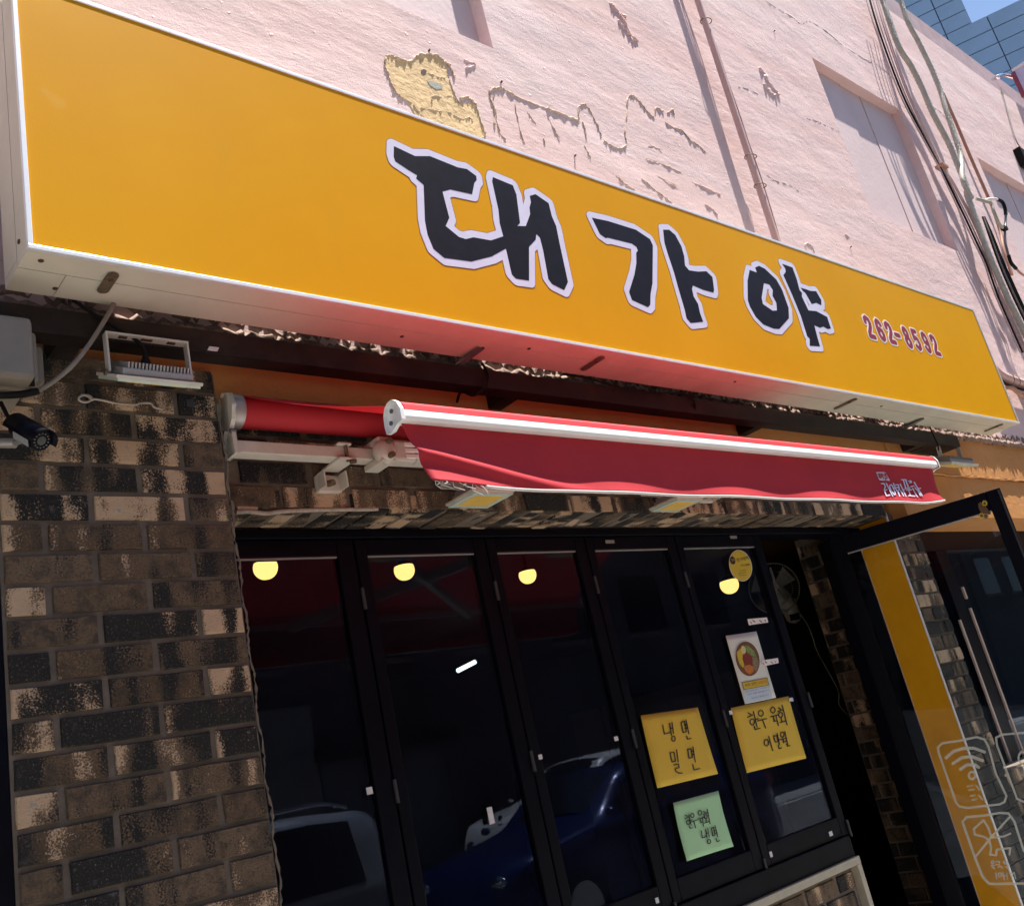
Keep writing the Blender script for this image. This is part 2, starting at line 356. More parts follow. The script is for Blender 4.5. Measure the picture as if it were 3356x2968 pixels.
# 2-D shapes from polygons and pen strokes grown by a distance (rounded), as contour loops
def grown(polys, strokes, off, res=160):
    pts = [p for l in polys for p in l] + [p for s_, r in strokes for p in s_]
    A = np.array(pts, float); ext = off + max([r for _, r in strokes], default=0)
    lo = A.min(0) - ext * 1.3 - 1e-4; hi = A.max(0) + ext * 1.3 + 1e-4
    h = (hi - lo).max() / res; nx = int((hi[0] - lo[0]) / h) + 3; ny = int((hi[1] - lo[1]) / h) + 3
    gx = lo[0] + h * np.arange(nx); gy = lo[1] + h * np.arange(ny); X, Y = np.meshgrid(gx, gy, indexing='ij')
    D = np.full(X.shape, 1e9); inside = np.zeros(X.shape, bool)
    def segd(a, b2):
        d = b2 - a; L = d @ d + 1e-18; tt = np.clip(((X - a[0]) * d[0] + (Y - a[1]) * d[1]) / L, 0, 1)
        return np.hypot(X - a[0] - tt * d[0], Y - a[1] - tt * d[1])
    for l in polys:
        l = np.array(l, float)
        for i in range(len(l)):
            a = l[i]; b2 = l[(i + 1) % len(l)]; D = np.minimum(D, segd(a, b2))
            cnd = (a[1] > Y) != (b2[1] > Y)
            with np.errstate(divide='ignore', invalid='ignore'):
                xx = (b2[0] - a[0]) * (Y - a[1]) / (b2[1] - a[1]) + a[0]
            inside ^= cnd & (X < xx)
    F = np.where(inside, -D, D) if polys else D
    for s_, r in strokes:
        s_ = np.array(s_, float)
        for i in range(max(1, len(s_) - 1)): F = np.minimum(F, segd(s_[i], s_[min(i + 1, len(s_) - 1)]) - r)
    F = F - off; F[F == 0] = 1e-12
    nxt = {}; pos = {}
    def key(i, j, k, l):
        if (i, j) > (k, l): i, j, k, l = k, l, i, j
        q = (i, j, k, l)
        if q not in pos:
            f0 = F[i, j]; f1 = F[k, l]; t_ = f0 / (f0 - f1)
            pos[q] = (gx[i] + (gx[k] - gx[i]) * t_, gy[j] + (gy[l] - gy[j]) * t_)
        return q
    S = F < 0
    act = np.argwhere(S[:-1, :-1] ^ S[1:, :-1] | S[:-1, :-1] ^ S[1:, 1:] | S[:-1, :-1] ^ S[:-1, 1:])
    for i, j in act:
        i = int(i); j = int(j); q = [(i, j), (i + 1, j), (i + 1, j + 1), (i, j + 1)]; s4 = [S[x] for x in q]; en = []
        for k in range(4):
            if s4[k] != s4[(k + 1) % 4]: en.append((k, s4[k]))
        ins = [k for k, s_ in en if s_]; outs = [k for k, s_ in en if not s_]
        for k in ins:
            best = min(outs, key=lambda m: (k - m) % 4) if len(outs) > 1 else outs[0]
            a = key(*q[k], *q[(k + 1) % 4]); b2 = key(*q[best], *q[(best + 1) % 4]); nxt[a] = b2
    loops = []
    while nxt:
        st, cur = nxt.popitem(); lp = [pos[st]]
        while cur != st and cur in nxt: lp.append(pos[cur]); cur = nxt.pop(cur)
        if len(lp) > 5: loops.append(rdp(lp, h * 0.22))
    return [l for l in loops if len(l) > 2]
def rdp(l, eps):
    def rec(a):
        if len(a) < 3: return a
        p = np.array(a); d = p[-1] - p[0]; L = np.hypot(*d) + 1e-15
        dist = np.abs((p[:, 0] - p[0, 0]) * d[1] - (p[:, 1] - p[0, 1]) * d[0]) / L if L > 1e-9 else np.hypot(*(p - p[0]).T)
        k = int(dist.argmax())
        if dist[k] < eps: return [a[0], a[-1]]
        return rec(a[:k + 1])[:-1] + rec(a[k:])
    m = len(l) // 2
    return rec(l[:m + 1])[:-1] + rec(l[m:] + [l[0]])[:-1]
def area(l): return 0.5 * sum(l[i][0] * l[(i + 1) % len(l)][1] - l[(i + 1) % len(l)][0] * l[i][1] for i in range(len(l)))
def inpoly(p, l):
    c = False
    for i in range(len(l)):
        a = l[i]; b2 = l[(i + 1) % len(l)]
        if (a[1] > p[1]) != (b2[1] > p[1]) and p[0] < (b2[0] - a[0]) * (p[1] - a[1]) / (b2[1] - a[1]) + a[0]: c = not c
    return c
def islands(loops):
    loops = sorted(loops, key=lambda l: -abs(area(l))); out = []
    for l in loops:
        d = sum(inpoly(l[0], m) for m in loops if m is not l)
        if d % 2 == 0: out.append([l])
        else:
            for g in reversed(out):
                if inpoly(l[0], g[0]): g.append(l); break
    return out
def shape(mb, loops, place, nrm, th):
    for g in islands(loops): mb.prism([[place(*p) for p in l] for l in g], nrm, th)
    return mb
def ell(cx, cy, rx, ry, rot=0.0, n=18):
    return [(cx + rx * math.cos(a) * math.cos(rot) - ry * math.sin(a) * math.sin(rot), cy + rx * math.cos(a) * math.sin(rot) + ry * math.sin(a) * math.cos(rot))
            for a in (2 * math.pi * i / n for i in range(n + 1))]
# printed text with Blender's own fonts, mapped into a plane
def text_mesh(mb, body, origin, ax, ay, h, nrm, th=0.0004, width=None):
    cu = bpy.data.curves.new('glyphs', 'FONT'); cu.body = body; cu.resolution_u = 3
    ob = bpy.data.objects.new('glyphs', cu); COL.objects.link(ob)
    me = bpy.data.meshes.new_from_object(ob.evaluated_get(bpy.context.evaluated_depsgraph_get()))
    vs = [v_.co.copy() for v_ in me.vertices]; fs = [tuple(p.vertices) for p in me.polygons]
    bpy.data.objects.remove(ob); bpy.data.curves.remove(cu); bpy.data.meshes.remove(me)
    if not vs: return mb
    x0 = min(v_.x for v_ in vs); x1 = max(v_.x for v_ in vs); y0 = min(v_.y for v_ in vs); y1 = max(v_.y for v_ in vs)
    sy = h / (y1 - y0); sx = sy if width is None else width / (x1 - x0)
    o_ = Vector(origin) + Vector(nrm) * th; ax = Vector(ax); ay = Vector(ay)
    return mb.add([o_ + ax * ((v_.x - x0) * sx) + ay * ((v_.y - y0) * sy) for v_ in vs], fs)

# ================================================================== THE SETTING
MB().add([(-300, -300, 0), (300, -300, 0), (300, 300, 0), (-300, 300, 0)], [(0, 1, 2, 3)]).build('ground', 'pavement', kind='structure')
MB().add([(-200, -9.2, .004), (200, -9.2, .004), (200, -1.1, .004), (-200, -1.1, .004)], [(0, 1, 2, 3)]).build('road', 'asphalt', kind='structure')
mb = MB()
mb.box(-200, 200, -1.1, .55, .004, .13); mb.build('pavement', 'pavement', kind='structure', bevel=.01)
mb = MB()
for i in range(-12, 30): mb.box(i * 1.0 + .004, i * 1.0 + .996, -1.26, -1.102, .0045, .15)
mb.build('kerb', 'kerb_stone', kind='structure', bevel=.01)
MB().add([(-200, -8.9, .009), (200, -8.9, .009), (200, -8.8, .009), (-200, -8.8, .009)], [(0, 1, 2, 3)]).build('road_marking', 'road_paint', kind='structure')

# ================================================================== THE SHOP BUILDING
bld = thing('shop_building', 'pink plastered two storey shop building with dark brick ground floor behind the yellow sign', 'building')
ZP = 2.772; ZT = 6.52
wins = [(1.15, 2.321, 4.205, 5.36), (5.23, 6.372, 4.188, 5.335), (7.62, 8.79, 4.17, 5.318)]
xs = sorted({-5.0, 17.0} | {w[0] for w in wins} | {w[1] for w in wins}); zs = sorted({ZP, ZT} | {w[2] for w in wins} | {w[3] for w in wins})
mb = MB()
for i in range(len(xs) - 1):
    for j in range(len(zs) - 1):
        cx = (xs[i] + xs[i + 1]) / 2; cz = (zs[j] + zs[j + 1]) / 2
        if any(w[0] < cx < w[1] and w[2] < cz < w[3] for w in wins): continue
        mb.add([(xs[i], 0, zs[j]), (xs[i + 1], 0, zs[j]), (xs[i + 1], 0, zs[j + 1]), (xs[i], 0, zs[j + 1])], [(0, 1, 2, 3)])
for (a, b2, c, d) in wins:
    for q in ([(a, c), (b2, c)], [(b2, c), (b2, d)], [(b2, d), (a, d)], [(a, d), (a, c)]):
        (x0, z0), (x1, z1) = q
        mb.add([(x0, 0, z0), (x0, .12, z0), (x1, .12, z1), (x1, 0, z1)], [(0, 1, 2, 3)])
mb.add([(-5, 0, ZT), (17, 0, ZT), (17, .3, ZT), (-5, .3, ZT)], [(0, 1, 2, 3)])
mb.add([(-5, 0, ZP), (-5, .3, ZP), (17, .3, ZP), (17, 0, ZP)], [(0, 1, 2, 3)])
mb.box(-5, 17, .14, .3, ZP + .001, ZT - .001)
pink = mb.build('pink_wall', 'pink_plaster', bld)
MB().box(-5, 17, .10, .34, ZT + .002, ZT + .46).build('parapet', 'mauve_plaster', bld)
MB().box(-5, 17, .3405, 8.0, 2.63, ZT).build('building_body', 'rough_cement', bld)
# boarded-up windows, one board beside the other
for wi, (a, b2, c, d) in enumerate(wins):
    cut = [a, a + (b2 - a) * .375, a + (b2 - a) * .60, b2]
    for k in range(3):
        dy = (.058, .064, .061)[k]
        mb = MB(); mb.box(cut[k] + (.007 if k else 0), cut[k + 1] - (.005 if k < 2 else 0), dy, dy + .02, c, d)
        mb.build('window_board', 'board_paint', bld)
    MB().box(a, b2, .088, .095, c, d).build('window_backing', 'crack_dark', bld)
# orange band under the pink storey
mb = MB(); mb.box(-5, 4.40, .02, .3, 2.60, ZP - .003).build('orange_wall', 'orange_plaster', bld)
mb = MB(); mb.box(4.402, 17, .012, .3, 2.556, ZP - .003).build('orange_wall', 'orange_plaster', bld)
mb = MB(); mb.box(4.402, 17, .026, .3, 2.325, 2.548).build('orange_wall', 'orange_plaster', bld)
rnd = random.Random(5)
pts = [(x, .016, 2.552 + rnd.uniform(-.003, .003)) for x in np.arange(4.41, 9.0, .05)]
MB().tube(pts, .006, 5, rf=lambda i: .004 + .004 * rnd.random()).build('plaster_ledge', 'orange_plaster', bld)
# ragged cement edge where the pink plaster stops
pts = []; x = -1.0
while x < 10.0:
    pts.append((x, -.002 + rnd.uniform(-.003, .005), ZP + .004 + rnd.uniform(-.008, .008))); x += rnd.uniform(.007, .018)
rr = [rnd.uniform(.010, .019) for _ in pts]
MB().tube(pts, .02, 6, rf=lambda i: rr[i]).build('cement_edge', 'rough_cement', bld)
pts2 = [(x + .02, y + .004, z + .035 + rnd.uniform(-.02, .02)) for x, y, z in pts]; rr2 = [rnd.uniform(.004, .014) for _ in pts]
MB().tube(pts2, .02, 6, rf=lambda i: rr2[i]).build('cement_edge', 'rough_cement', bld)

# ---- bricks
BH = .0555; PITCH = .0656
bcache = {}
def brick_mesh(L, var, H=BH, D=.05):
    k = (round(L, 3), var, round(H, 3))
    if k in bcache: return bcache[k]
    rn = random.Random(hash(k) & 0xffff); nx, nz = max(2, int(L / .05)), 2; vs = []; fs = []
    for i in range(nx + 1):
        for j in range(nz + 1):
            e = (i in (0, nx)) or (j in (0, nz))
            x = -L / 2 + L * i / nx + (rn.uniform(-.0012, .0012) if not (i in (0, nx)) else rn.uniform(-.001, .001))
            z = -H / 2 + H * j / nz + rn.uniform(-.0011, .0011)
            q = .0035
            if i == 0: x += q * .6
            if i == nx: x -= q * .6
            if j == 0: z += q * .5
            if j == nz: z -= q * .5
            vs.append((x, rn.uniform(-.0014, .0014), z))
    W_ = nz + 1
    for i in range(nx):
        for j in range(nz): a = i * W_ + j; fs.append((a, a + W_, a + W_ + 1, a + 1))
    rim = [i * W_ for i in range(nx + 1)] + [nx * W_ + j for j in range(1, W_)] + [i * W_ + nz for i in range(nx - 1, -1, -1)] + [j for j in range(nz - 1, 0, -1)]
    b0 = len(vs)
    for r_ in rim:
        x, y, z = vs[r_]; ex = math.copysign(.0018, x) if abs(x) > L * .4 else 0; ez = math.copysign(.0018, z) if abs(z) > H * .3 else 0
        vs.append((x + ex, .005, z + ez))
    b1 = len(vs)
    for r_ in range(len(rim)): x, y, z = vs[b0 + r_]; vs.append((x, D, z))
    n = len(rim)
    for i in range(n):
        fs.append((rim[i], b0 + i, b0 + (i + 1) % n, rim[(i + 1) % n])); fs.append((b0 + i, b1 + i, b1 + (i + 1) % n, b0 + (i + 1) % n))
    me = bpy.data.meshes.new('brick'); me.from_pydata(vs, [], fs); me.update(); me.materials.append(M['brick_face']); bcache[k] = me
    return me
MAT_F = Matrix.Identity(3)
MAT_L = Matrix(((0, 1, 0), (-1, 0, 0), (0, 0, 1)))            # looks towards -x
MAT_D = Matrix(((0, 0, 1), (1, 0, 0), (0, 1, 0)))             # looks down
NB = [0]
def brick(L, centre, rot, parent, H=BH, jit=.0018):
    me = brick_mesh(L, random.randrange(4), H); o = bpy.data.objects.new('brick', me); COL.objects.link(o); o.parent = parent
    tw = Matrix.Rotation(random.uniform(-.006, .006), 3, 'Y') @ Matrix.Rotation(random.uniform(-.006, .006), 3, 'X')
    m = (rot @ tw).to_4x4(); nrm = rot @ Vector((0, -1, 0)); m.translation = Vector(centre) + nrm * random.uniform(-jit, jit)
    o.matrix_world = m; NB[0] += 1; return o
def mortar(name, box, parent=None): return MB().box(*box).build(name, 'mortar', parent)
# left pier, looking at the street
pier = mortar('brick_pier', (.508, 1.004, .0075, .30, .0, 2.664), bld)
zb0 = 1.6 + .8812
low = MB()
for k in range(-2, 37):
    zc = zb0 - PITCH * k + BH / 2
    joints = [.508, .594, .797, 1.006] if k % 2 == 0 else [.508, .69, .90, 1.006]
    if zc > 2.66: continue
    for a, b2 in zip(joints[:-1], joints[1:]):
        if zc > 1.36: brick(b2 - a - .0125, ((a + b2) / 2, 0, zc), MAT_F, pier)
        elif zc > .15: low.box(a + .006, b2 - .006, 0, .04, zc - BH / 2, zc + BH / 2)
zc = 2.664 - BH / 2 - .003
low.build('lower_bricks', 'brick_face', pier, kind='stuff')
# smeared mortar down the corner of the pier
rnd = random.Random(9); pts = []; z = 2.60
while z > .2: pts.append((1.007 + rnd.uniform(-.002, .002) + .003 * math.sin(z * 47), .003 + rnd.uniform(-.002, .002), z)); z -= rnd.uniform(.004, .014)
rr3 = [rnd.uniform(.0008, .0042) for _ in pts]
MB().tube(pts, .004, 6, rf=lambda i: rr3[i]).build('mortar_smear', 'mortar', bld)
# lintel over the glass front
ZL = 2.347
lint = mortar('brick_lintel', (1.004, 4.345, .097, .245, ZL + .004, 2.66), bld)
for k in range(4):
    zc = ZL + .004 + PITCH * k + BH / 2; x = 1.010 + (.07 if k % 2 else -.03) - .0
    while x < 4.33:
        a = max(x, 1.012); b2 = min(x + .2, 4.34)
        if b2 - a > .03: brick(b2 - a - .011, ((a + b2) / 2, .09, zc), MAT_F, lint)
        x += .21
# rowlock soffit seen from below
sof = mortar('brick_soffit', (1.012, 4.34, .10, .244, ZL + .0015, ZL + .0035), bld)
x = 1.03
while x < 4.33:
    brick(.150, (x, .168, ZL - .002), MAT_D, sof, H=.054, jit=.004); x += .0655
# slipped strip of mortar under the lintel, near the pier
pts = [P(*crop(720, 1250, 600, 1972)(a, c), .095) for a, c in ((175, 1405), (330, 1400), (500, 1420), (640, 1400), (900, 1385), (1200, 1378), (1700, 1375))]
MB().tube(smooth_path(pts, 4), .006, 6).build('mortar_strip', 'mortar_light', bld)
# right pier and the brick return inside the entrance
rp = mortar('brick_pier', (4.352, 4.620, .1075, .4005, 0, 2.372), bld)
inner = mortar('brick_return', (4.394, 4.62, .601, .64, 0, 2.40), bld)
low = MB()
for k in range(36):
    zc = 2.372 - .01 - BH / 2 - PITCH * k
    if zc < .16: break
    js = [4.352, 4.47, 4.62] if k % 2 else [4.352, 4.545, 4.62]
    for a, b2 in zip(js[:-1], js[1:]):
        if zc > 1.18: brick(b2 - a - .011, ((a + b2) / 2, .10, zc), MAT_F, rp)
        else: low.box(a + .005, b2 - .005, .10, .14, zc - BH / 2, zc + BH / 2)
    js = [.415, .53, .64] if k % 2 else [.415, .60, .64]
    for a, b2 in zip(js[:-1], js[1:]):
        if zc > .95: brick(b2 - a - .011, (4.386, (a + b2) / 2, zc), MAT_L, inner)
        else: low.box(4.386, 4.40, a + .005, b2 - .005, zc - BH / 2, zc + BH / 2)
low.build('lower_bricks', 'brick_face', rp, kind='stuff')
MB().box(4.3935, 4.62, .401, .6005, 0, 2.40).build('return_core', 'mortar', inner)
# knee wall below the folding windows, with its pale steel trim
ZS = P(2797, 2803, .25).z
XK = P(2797, 2803, .25).x
knee = mortar('knee_wall', (1.006, XK - .03, .2575, .40, .13, ZS - .03), bld)
low = MB()
for k in range(13):
    zc = ZS - .045 - BH / 2 - PITCH * k; x = 1.01 - (.1 if k % 2 else 0)
    while x < XK - .04 and zc > .16:
        a = max(x, 1.01); b2 = min(x + .2, XK - .033)
        if b2 - a > .03:
            if k < 4 and a > 2.2: brick(b2 - a - .011, ((a + b2) / 2, .25, zc), MAT_F, knee)
            else: low.box(a + .005, b2 - .005, .25, .27, zc - BH / 2, zc + BH / 2)
        x += .21
low.build('lower_bricks', 'brick_face', knee, kind='stuff')
MB().box(1.006, XK, .225, .262, ZS - .027, ZS).build('steel_trim', 'trim_beige', bld, bevel=.002)
MB().box(XK - .028, XK, .226, .261, .13, ZS - .0275).build('steel_trim', 'trim_beige', bld, bevel=.002)
# black steel surround of the glass front
MB().box(1.012, 4.34, .246, .34, 2.3165, ZL - .004).build('frame_head', 'black_frame', bld, bevel=.003)
MB().box(1.006, XK, .24, .36, ZS + .001, ZS + .075).build('frame_sill', 'black_frame', bld, bevel=.003)
MB().box(4.205, 4.341, .345, .412, .13, 2.316).build('door_jamb', 'black_frame', bld, bevel=.004)
MB().box(4.342, 4.3515, .272, .41, .13, 2.34).build('door_jamb', 'black_frame', bld, bevel=.002)
MB().box(.22, .5065, .004, .28, .13, 2.52).build('shutter_post', 'black_frame', bld, bevel=.003)
# yellow cladding on the flank of the right pier
MB().box(4.340, 4.3505, .103, .271, .13, 2.368).build('orange_cladding', 'panel_orange', bld)
MB().box(4.3375, 4.352, .0985, .1025, .13, 2.371).build('cladding_trim', 'vinyl_cream', bld)
MB().box(4.3375, 4.352, .2715, .275, .13, 2.371).build('cladding_trim', 'strip_pale', bld)
# the neighbouring shop front
MB().box(4.63, 14, .262, .33, 2.22, 2.33).build('neighbour_head', 'black_frame', bld)
MB().box(4.66, 14, .298, .304, .9, 2.22).build('neighbour_pane', 'next_glass', bld)
for xx, w_ in ((4.66, .05), (5.10, .13), (6.3, .06), (7.6, .06)): MB().box(xx, xx + w_, .27, .33, .13, 2.22).build('neighbour_post', 'black_frame', bld, bevel=.003)
MB().box(5.075, 5.092, .262, .272, .9, P(3144, 2030, .26).z).build('reflection_strip', 'strip_pale', bld)  # these strips paint the reflections along the door edges as a pale colour
MB().box(5.245, 5.262, .262, .272, 1.95, P(3145, 1923, .26).z).build('reflection_strip', 'strip_pale', bld)
MB().box(5.245, 5.262, .262, .272, 1.0, 1.90).build('reflection_strip', 'strip_pale', bld)
MB().box(4.93, 5.06, .38, .55, 1.93, 2.01).build('wood_box', 'brown_tile', bld)
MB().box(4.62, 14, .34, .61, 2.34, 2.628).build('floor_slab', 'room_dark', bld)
nk = mortar('knee_wall', (4.622, 12, .1575, .26, .13, 1.13), bld)
for k in range(5):
    zc = 1.12 - BH / 2 - PITCH * k; x = 4.63 - (.1 if k % 2 else 0)
    while x < 5.8:
        a = max(x, 4.632); b2 = x + .2; brick(b2 - a - .011, ((a + b2) / 2, .15, zc), MAT_F, nk); x += .21
# dining room behind the glass
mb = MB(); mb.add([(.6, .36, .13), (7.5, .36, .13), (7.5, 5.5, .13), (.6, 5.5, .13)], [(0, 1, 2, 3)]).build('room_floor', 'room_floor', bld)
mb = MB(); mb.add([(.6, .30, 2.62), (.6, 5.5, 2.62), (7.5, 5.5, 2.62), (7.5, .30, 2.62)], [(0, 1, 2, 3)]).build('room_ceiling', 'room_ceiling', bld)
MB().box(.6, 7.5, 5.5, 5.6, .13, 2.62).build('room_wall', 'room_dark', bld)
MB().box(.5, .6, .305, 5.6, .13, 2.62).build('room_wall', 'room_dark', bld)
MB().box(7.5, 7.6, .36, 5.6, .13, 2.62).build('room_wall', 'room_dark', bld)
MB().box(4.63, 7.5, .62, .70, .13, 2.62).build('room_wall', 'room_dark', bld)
for k in range(5): MB().box(5.0 + .0, 5.04, 1.6 + k * .32, 1.9 + k * .32, .13, 1.9).build('room_tile', 'brown_tile', bld)
MB().box(-5, 17, 8.0, 8.2, 0, 2.63).build('rear_wall', 'rough_cement', bld)
MB().box(-5.1, -5, .1, 8.2, 0, 2.63).build('end_wall', 'rough_cement', bld)
MB().box(17, 17.1, .1, 8.2, 0, ZT).build('end_wall', 'rough_cement', bld)
MB().box(-5, .215, .10, .3, 0, 2.60).build('street_wall', 'opposite_wall', bld)
def PZ(px, py, z):
    r = ray(px, py); return CAM + r * ((z - CAM.z) / r.z)
# ---- scars of an older sign in the pink plaster
A = crop(1200, 0, 500); B = crop(1240, 120, 1200); C3 = crop(2236, 0, 1120)
rnd = random.Random(21)
def ridge(f, pts, r, mat='plaster_ridge', name='plaster_scar', y=0.0):
    w = smooth_path([P(*f(*p), y) for p in pts], 7); w = [q + Vector((rnd.uniform(-.002, .002), rnd.uniform(-.003, .001), rnd.uniform(-.002, .002))) for q in w]
    r = r * .68; rr_ = [r * rnd.uniform(.35, 1.5) for _ in w]; rr_[0] *= .4; rr_[-1] *= .4
    MB().tube(w, r, 6, rf=lambda i: rr_[i]).build(name, mat, bld)
patch = [(262, 765), (330, 745), (380, 790), (560, 835), (620, 815), (690, 748), (800, 735), (935, 750), (1030, 830), (1090, 930), (1080, 1030), (1115, 1070), (1150, 1200), (1185, 1290), (1260, 1390), (1450, 1400), (1490, 1500), (1540, 1660), (1600, 1830), (1400, 1900), (690, 1600), (560, 1370), (400, 1240), (330, 1110), (290, 980), (252, 880)]
MB().prism([[P(*A(*p), -.0005) for p in patch]], (0, -1, 0), .0012).build('peeled_patch', 'bare_plaster', bld)
MB().prism([[P(*A(*p), -.002) for p in [(820, 1092), (900, 1095), (1010, 1150), (1022, 1190), (940, 1198), (860, 1150)]]], (0, -1, 0), .001).build('peeled_patch', 'grey_cement', bld)
MB().prism([[P(*A(*p), -.002) for p in ell(770, 965, 38, 34)[:-1]]], (0, -1, 0), .001).build('nail_hole', 'crack_dark', bld)
for p, r in (([(380, 775), (560, 835), (620, 815), (680, 750), (800, 735), (930, 748), (1020, 815), (1100, 880), (1160, 980), (1185, 1050)], .008), ([(255, 760), (250, 880), (290, 980), (330, 1110), (400, 1240), (500, 1330), (600, 1380), (680, 1480), (740, 1550)], .005),
             ([(262, 765), (330, 745), (380, 775)], .007), ([(1110, 1060), (1150, 1190), (1190, 1290), (1250, 1395)], .005), ([(1250, 1335), (1330, 1305), (1400, 1340), (1470, 1420)], .008), ([(1480, 1440), (1530, 1620), (1600, 1810)], .006),
             ([(820, 980), (950, 1035), (1060, 1055)], .004), ([(885, 1390), (880, 1300), (1000, 1300), (1150, 1300), (1240, 1400)], .004), ([(690, 1440), (900, 1480), (1100, 1510), (1250, 1590), (1390, 1580), (1420, 1630)], .004)): ridge(A, p, r)
for p, r in (([(645, 500), (650, 420), (622, 335), (632, 298), (690, 292), (760, 330), (860, 375), (960, 410), (1060, 450), (1120, 472)], .0065), ([(640, 330), (650, 430), (680, 540), (710, 575)], .004), ([(1120, 470), (1115, 400), (1135, 380), (1160, 385), (1200, 450), (1245, 555)], .0045),
             ([(1140, 480), (1150, 510), (1160, 580)], .006), ([(1255, 580), (1300, 610), (1350, 625), (1385, 600), (1375, 540), (1385, 430), (1390, 350), (1410, 330), (1440, 345), (1510, 430), (1540, 455)], .005), ([(1545, 440), (1545, 400), (1590, 420)], .005), ([(1610, 430), (1640, 410), (1650, 440)], .006),
             ([(1600, 480), (1640, 505), (1700, 530), (1740, 580), (1790, 610), (1825, 650)], .0045), ([(760, 370), (790, 520), (820, 610)], .003), ([(830, 420), (880, 490)], .003), ([(940, 440), (1010, 575)], .003), ([(1150, 610), (1185, 680)], .004), ([(1495, 680), (1590, 715), (1690, 760)], .003),
             ([(1325, 775), (1380, 825), (1430, 855)], .003), ([(1470, 795), (1550, 860), (1640, 930)], .0035), ([(1550, 775), (1670, 840)], .0025), ([(1505, 600), (1580, 635)], .0025), ([(920, 565), (930, 610)], .003)): ridge(B, p, r)
for p in ([(490, 0), (560, 50), (650, 100), (710, 145), (760, 130), (860, 190), (950, 265), (1080, 350), (1180, 400), (1260, 470)], [(1480, 640), (1530, 660), (1580, 715)], [(500, 1045), (560, 1085), (640, 1110), (700, 1150)], [(740, 710), (800, 725), (860, 755), (940, 790)], [(0, 790), (60, 850), (140, 910)], [(330, 520), (400, 540), (450, 565)]):
    ridge(C3, p, .0014, 'crack_dark', 'plaster_crack', .0008)
for p, r in (([(455, 410), (490, 440), (500, 480)], .016), ([(480, 500), (520, 550), (560, 580)], .014), ([(500, 470), (545, 530), (580, 575)], .012), ([(60, 1090), (150, 1130), (230, 1165)], .005), ([(130, 1220), (180, 1250), (210, 1290)], .005), ([(730, 1470), (745, 1455), (775, 1475), (790, 1510)], .006), ([(970, 1400), (1000, 1420)], .005)): ridge(C3, p, r, 'pink_plaster')
for p, r in (([(1600, 20), (1640, 60), (1700, 110)], .012), ([(1650, 120), (1700, 190), (1770, 250)], .012), ([(1640, 60), (1700, 150), (1740, 260)], .010), ([(730, 360), (800, 390), (740, 410)], .006)): ridge(crop(1120, 0, 1120), p, r, 'pink_plaster')
for f, x, y in ((A, 838, 690), (A, 1805, 1110), (B, 1095, 670), (C3, 548, 190), (C3, 1005, 1480)):
    q = P(*f(x, y), 0); MB().cyl(q, q + Vector((0, -.010, .002)), .0035, 6).build('nail', 'rust_screw', bld)

# ================================================================== THE BIG SIGN
sg = thing('sign_board', 'long yellow orange light box sign with black lettering above the awning', 'sign')
X0, X1, ZB, ZTP, YF, YB = .511, 5.348, 2.7417, 3.431, -.280, -.117
MB().box(X0 + .011, X1 - .011, YF + .0015, YF + .0045, ZB + .011, ZTP - .011).build('sign_face', 'sign_yellow', sg)
for bx in ((X0, X1, YF - .004, YF + .006, ZB, ZB + .0108), (X0, X1, YF - .0005, YF + .006, ZTP - .0108, ZTP), (X0, X0 + .0108, YF - .003, YF + .006, ZB + .011, ZTP - .011), (X1 - .0108, X1, YF - .003, YF + .006, ZB + .011, ZTP - .011)):
    MB().box(*bx).build('rim', 'sign_rim', sg, bevel=.0015)
MB().box(X0 + .001, X1 - .001, YF + .0062, YF + .072, ZB + .001, ZB + .02).build('bottom_rail', 'sign_metal', sg)
MB().box(X0 + .001, X0 + .092, YF + .074, YB, ZB + .0005, ZB + .02).build('bottom_rail', 'sign_metal', sg)
MB().box(X0 + .0935, X1 - .001, YF + .074, YB, ZB + .0005, ZB + .02).build('bottom_rail', 'sign_metal', sg)
MB().box(X0 + .001, X0 + .02, YF + .0062, YF + .072, ZB + .0205, ZTP - .001).build('side_rail', 'sign_metal', sg)
MB().box(X0 + .0005, X0 + .02, YF + .074, YB, ZB + .0205, ZTP - .001).build('side_rail', 'sign_metal', sg)
MB().box(X1 - .02, X1 - .001, YF + .0062, YB, ZB + .0205, ZTP - .001).build('side_rail', 'sign_metal', sg)
MB().box(X0 + .021, X1 - .021, YF + .0062, YB, ZTP - .02, ZTP - .0012).build('top_rail', 'sign_metal', sg)
MB().box(X0 + .021, X1 - .021, YB - .012, YB - .008, ZB + .021, ZTP - .021).build('back_sheet', 'steel_grey', sg)
MB().box(X0 + .002, X1 - .002, YF + .071, YF + .075, ZB + .006, ZB + .015).build('groove_strip', 'crack_dark', sg)
C1 = crop(0, 0, 1120); C4 = crop(0, 900, 1120); C5 = crop(1120, 900, 1120); C6 = crop(2236, 900, 1120)
for f, p in ((C1, (245, 1560)), (C5, (1120, 443)), (C6, (315, 640)), (C6, (1190, 787)), (C1, (330, 1725)), (C5, (360, 370))):
    q = PZ(*f(*p), ZB); MB().ball(q, .006, 8, 4, sz=.5).build('screw', 'rust_screw', sg)
q = PX(*C1(113, 1445), X0); MB().ball(q, .006, 8, 4, sx=.5).build('screw', 'rust_screw', sg)
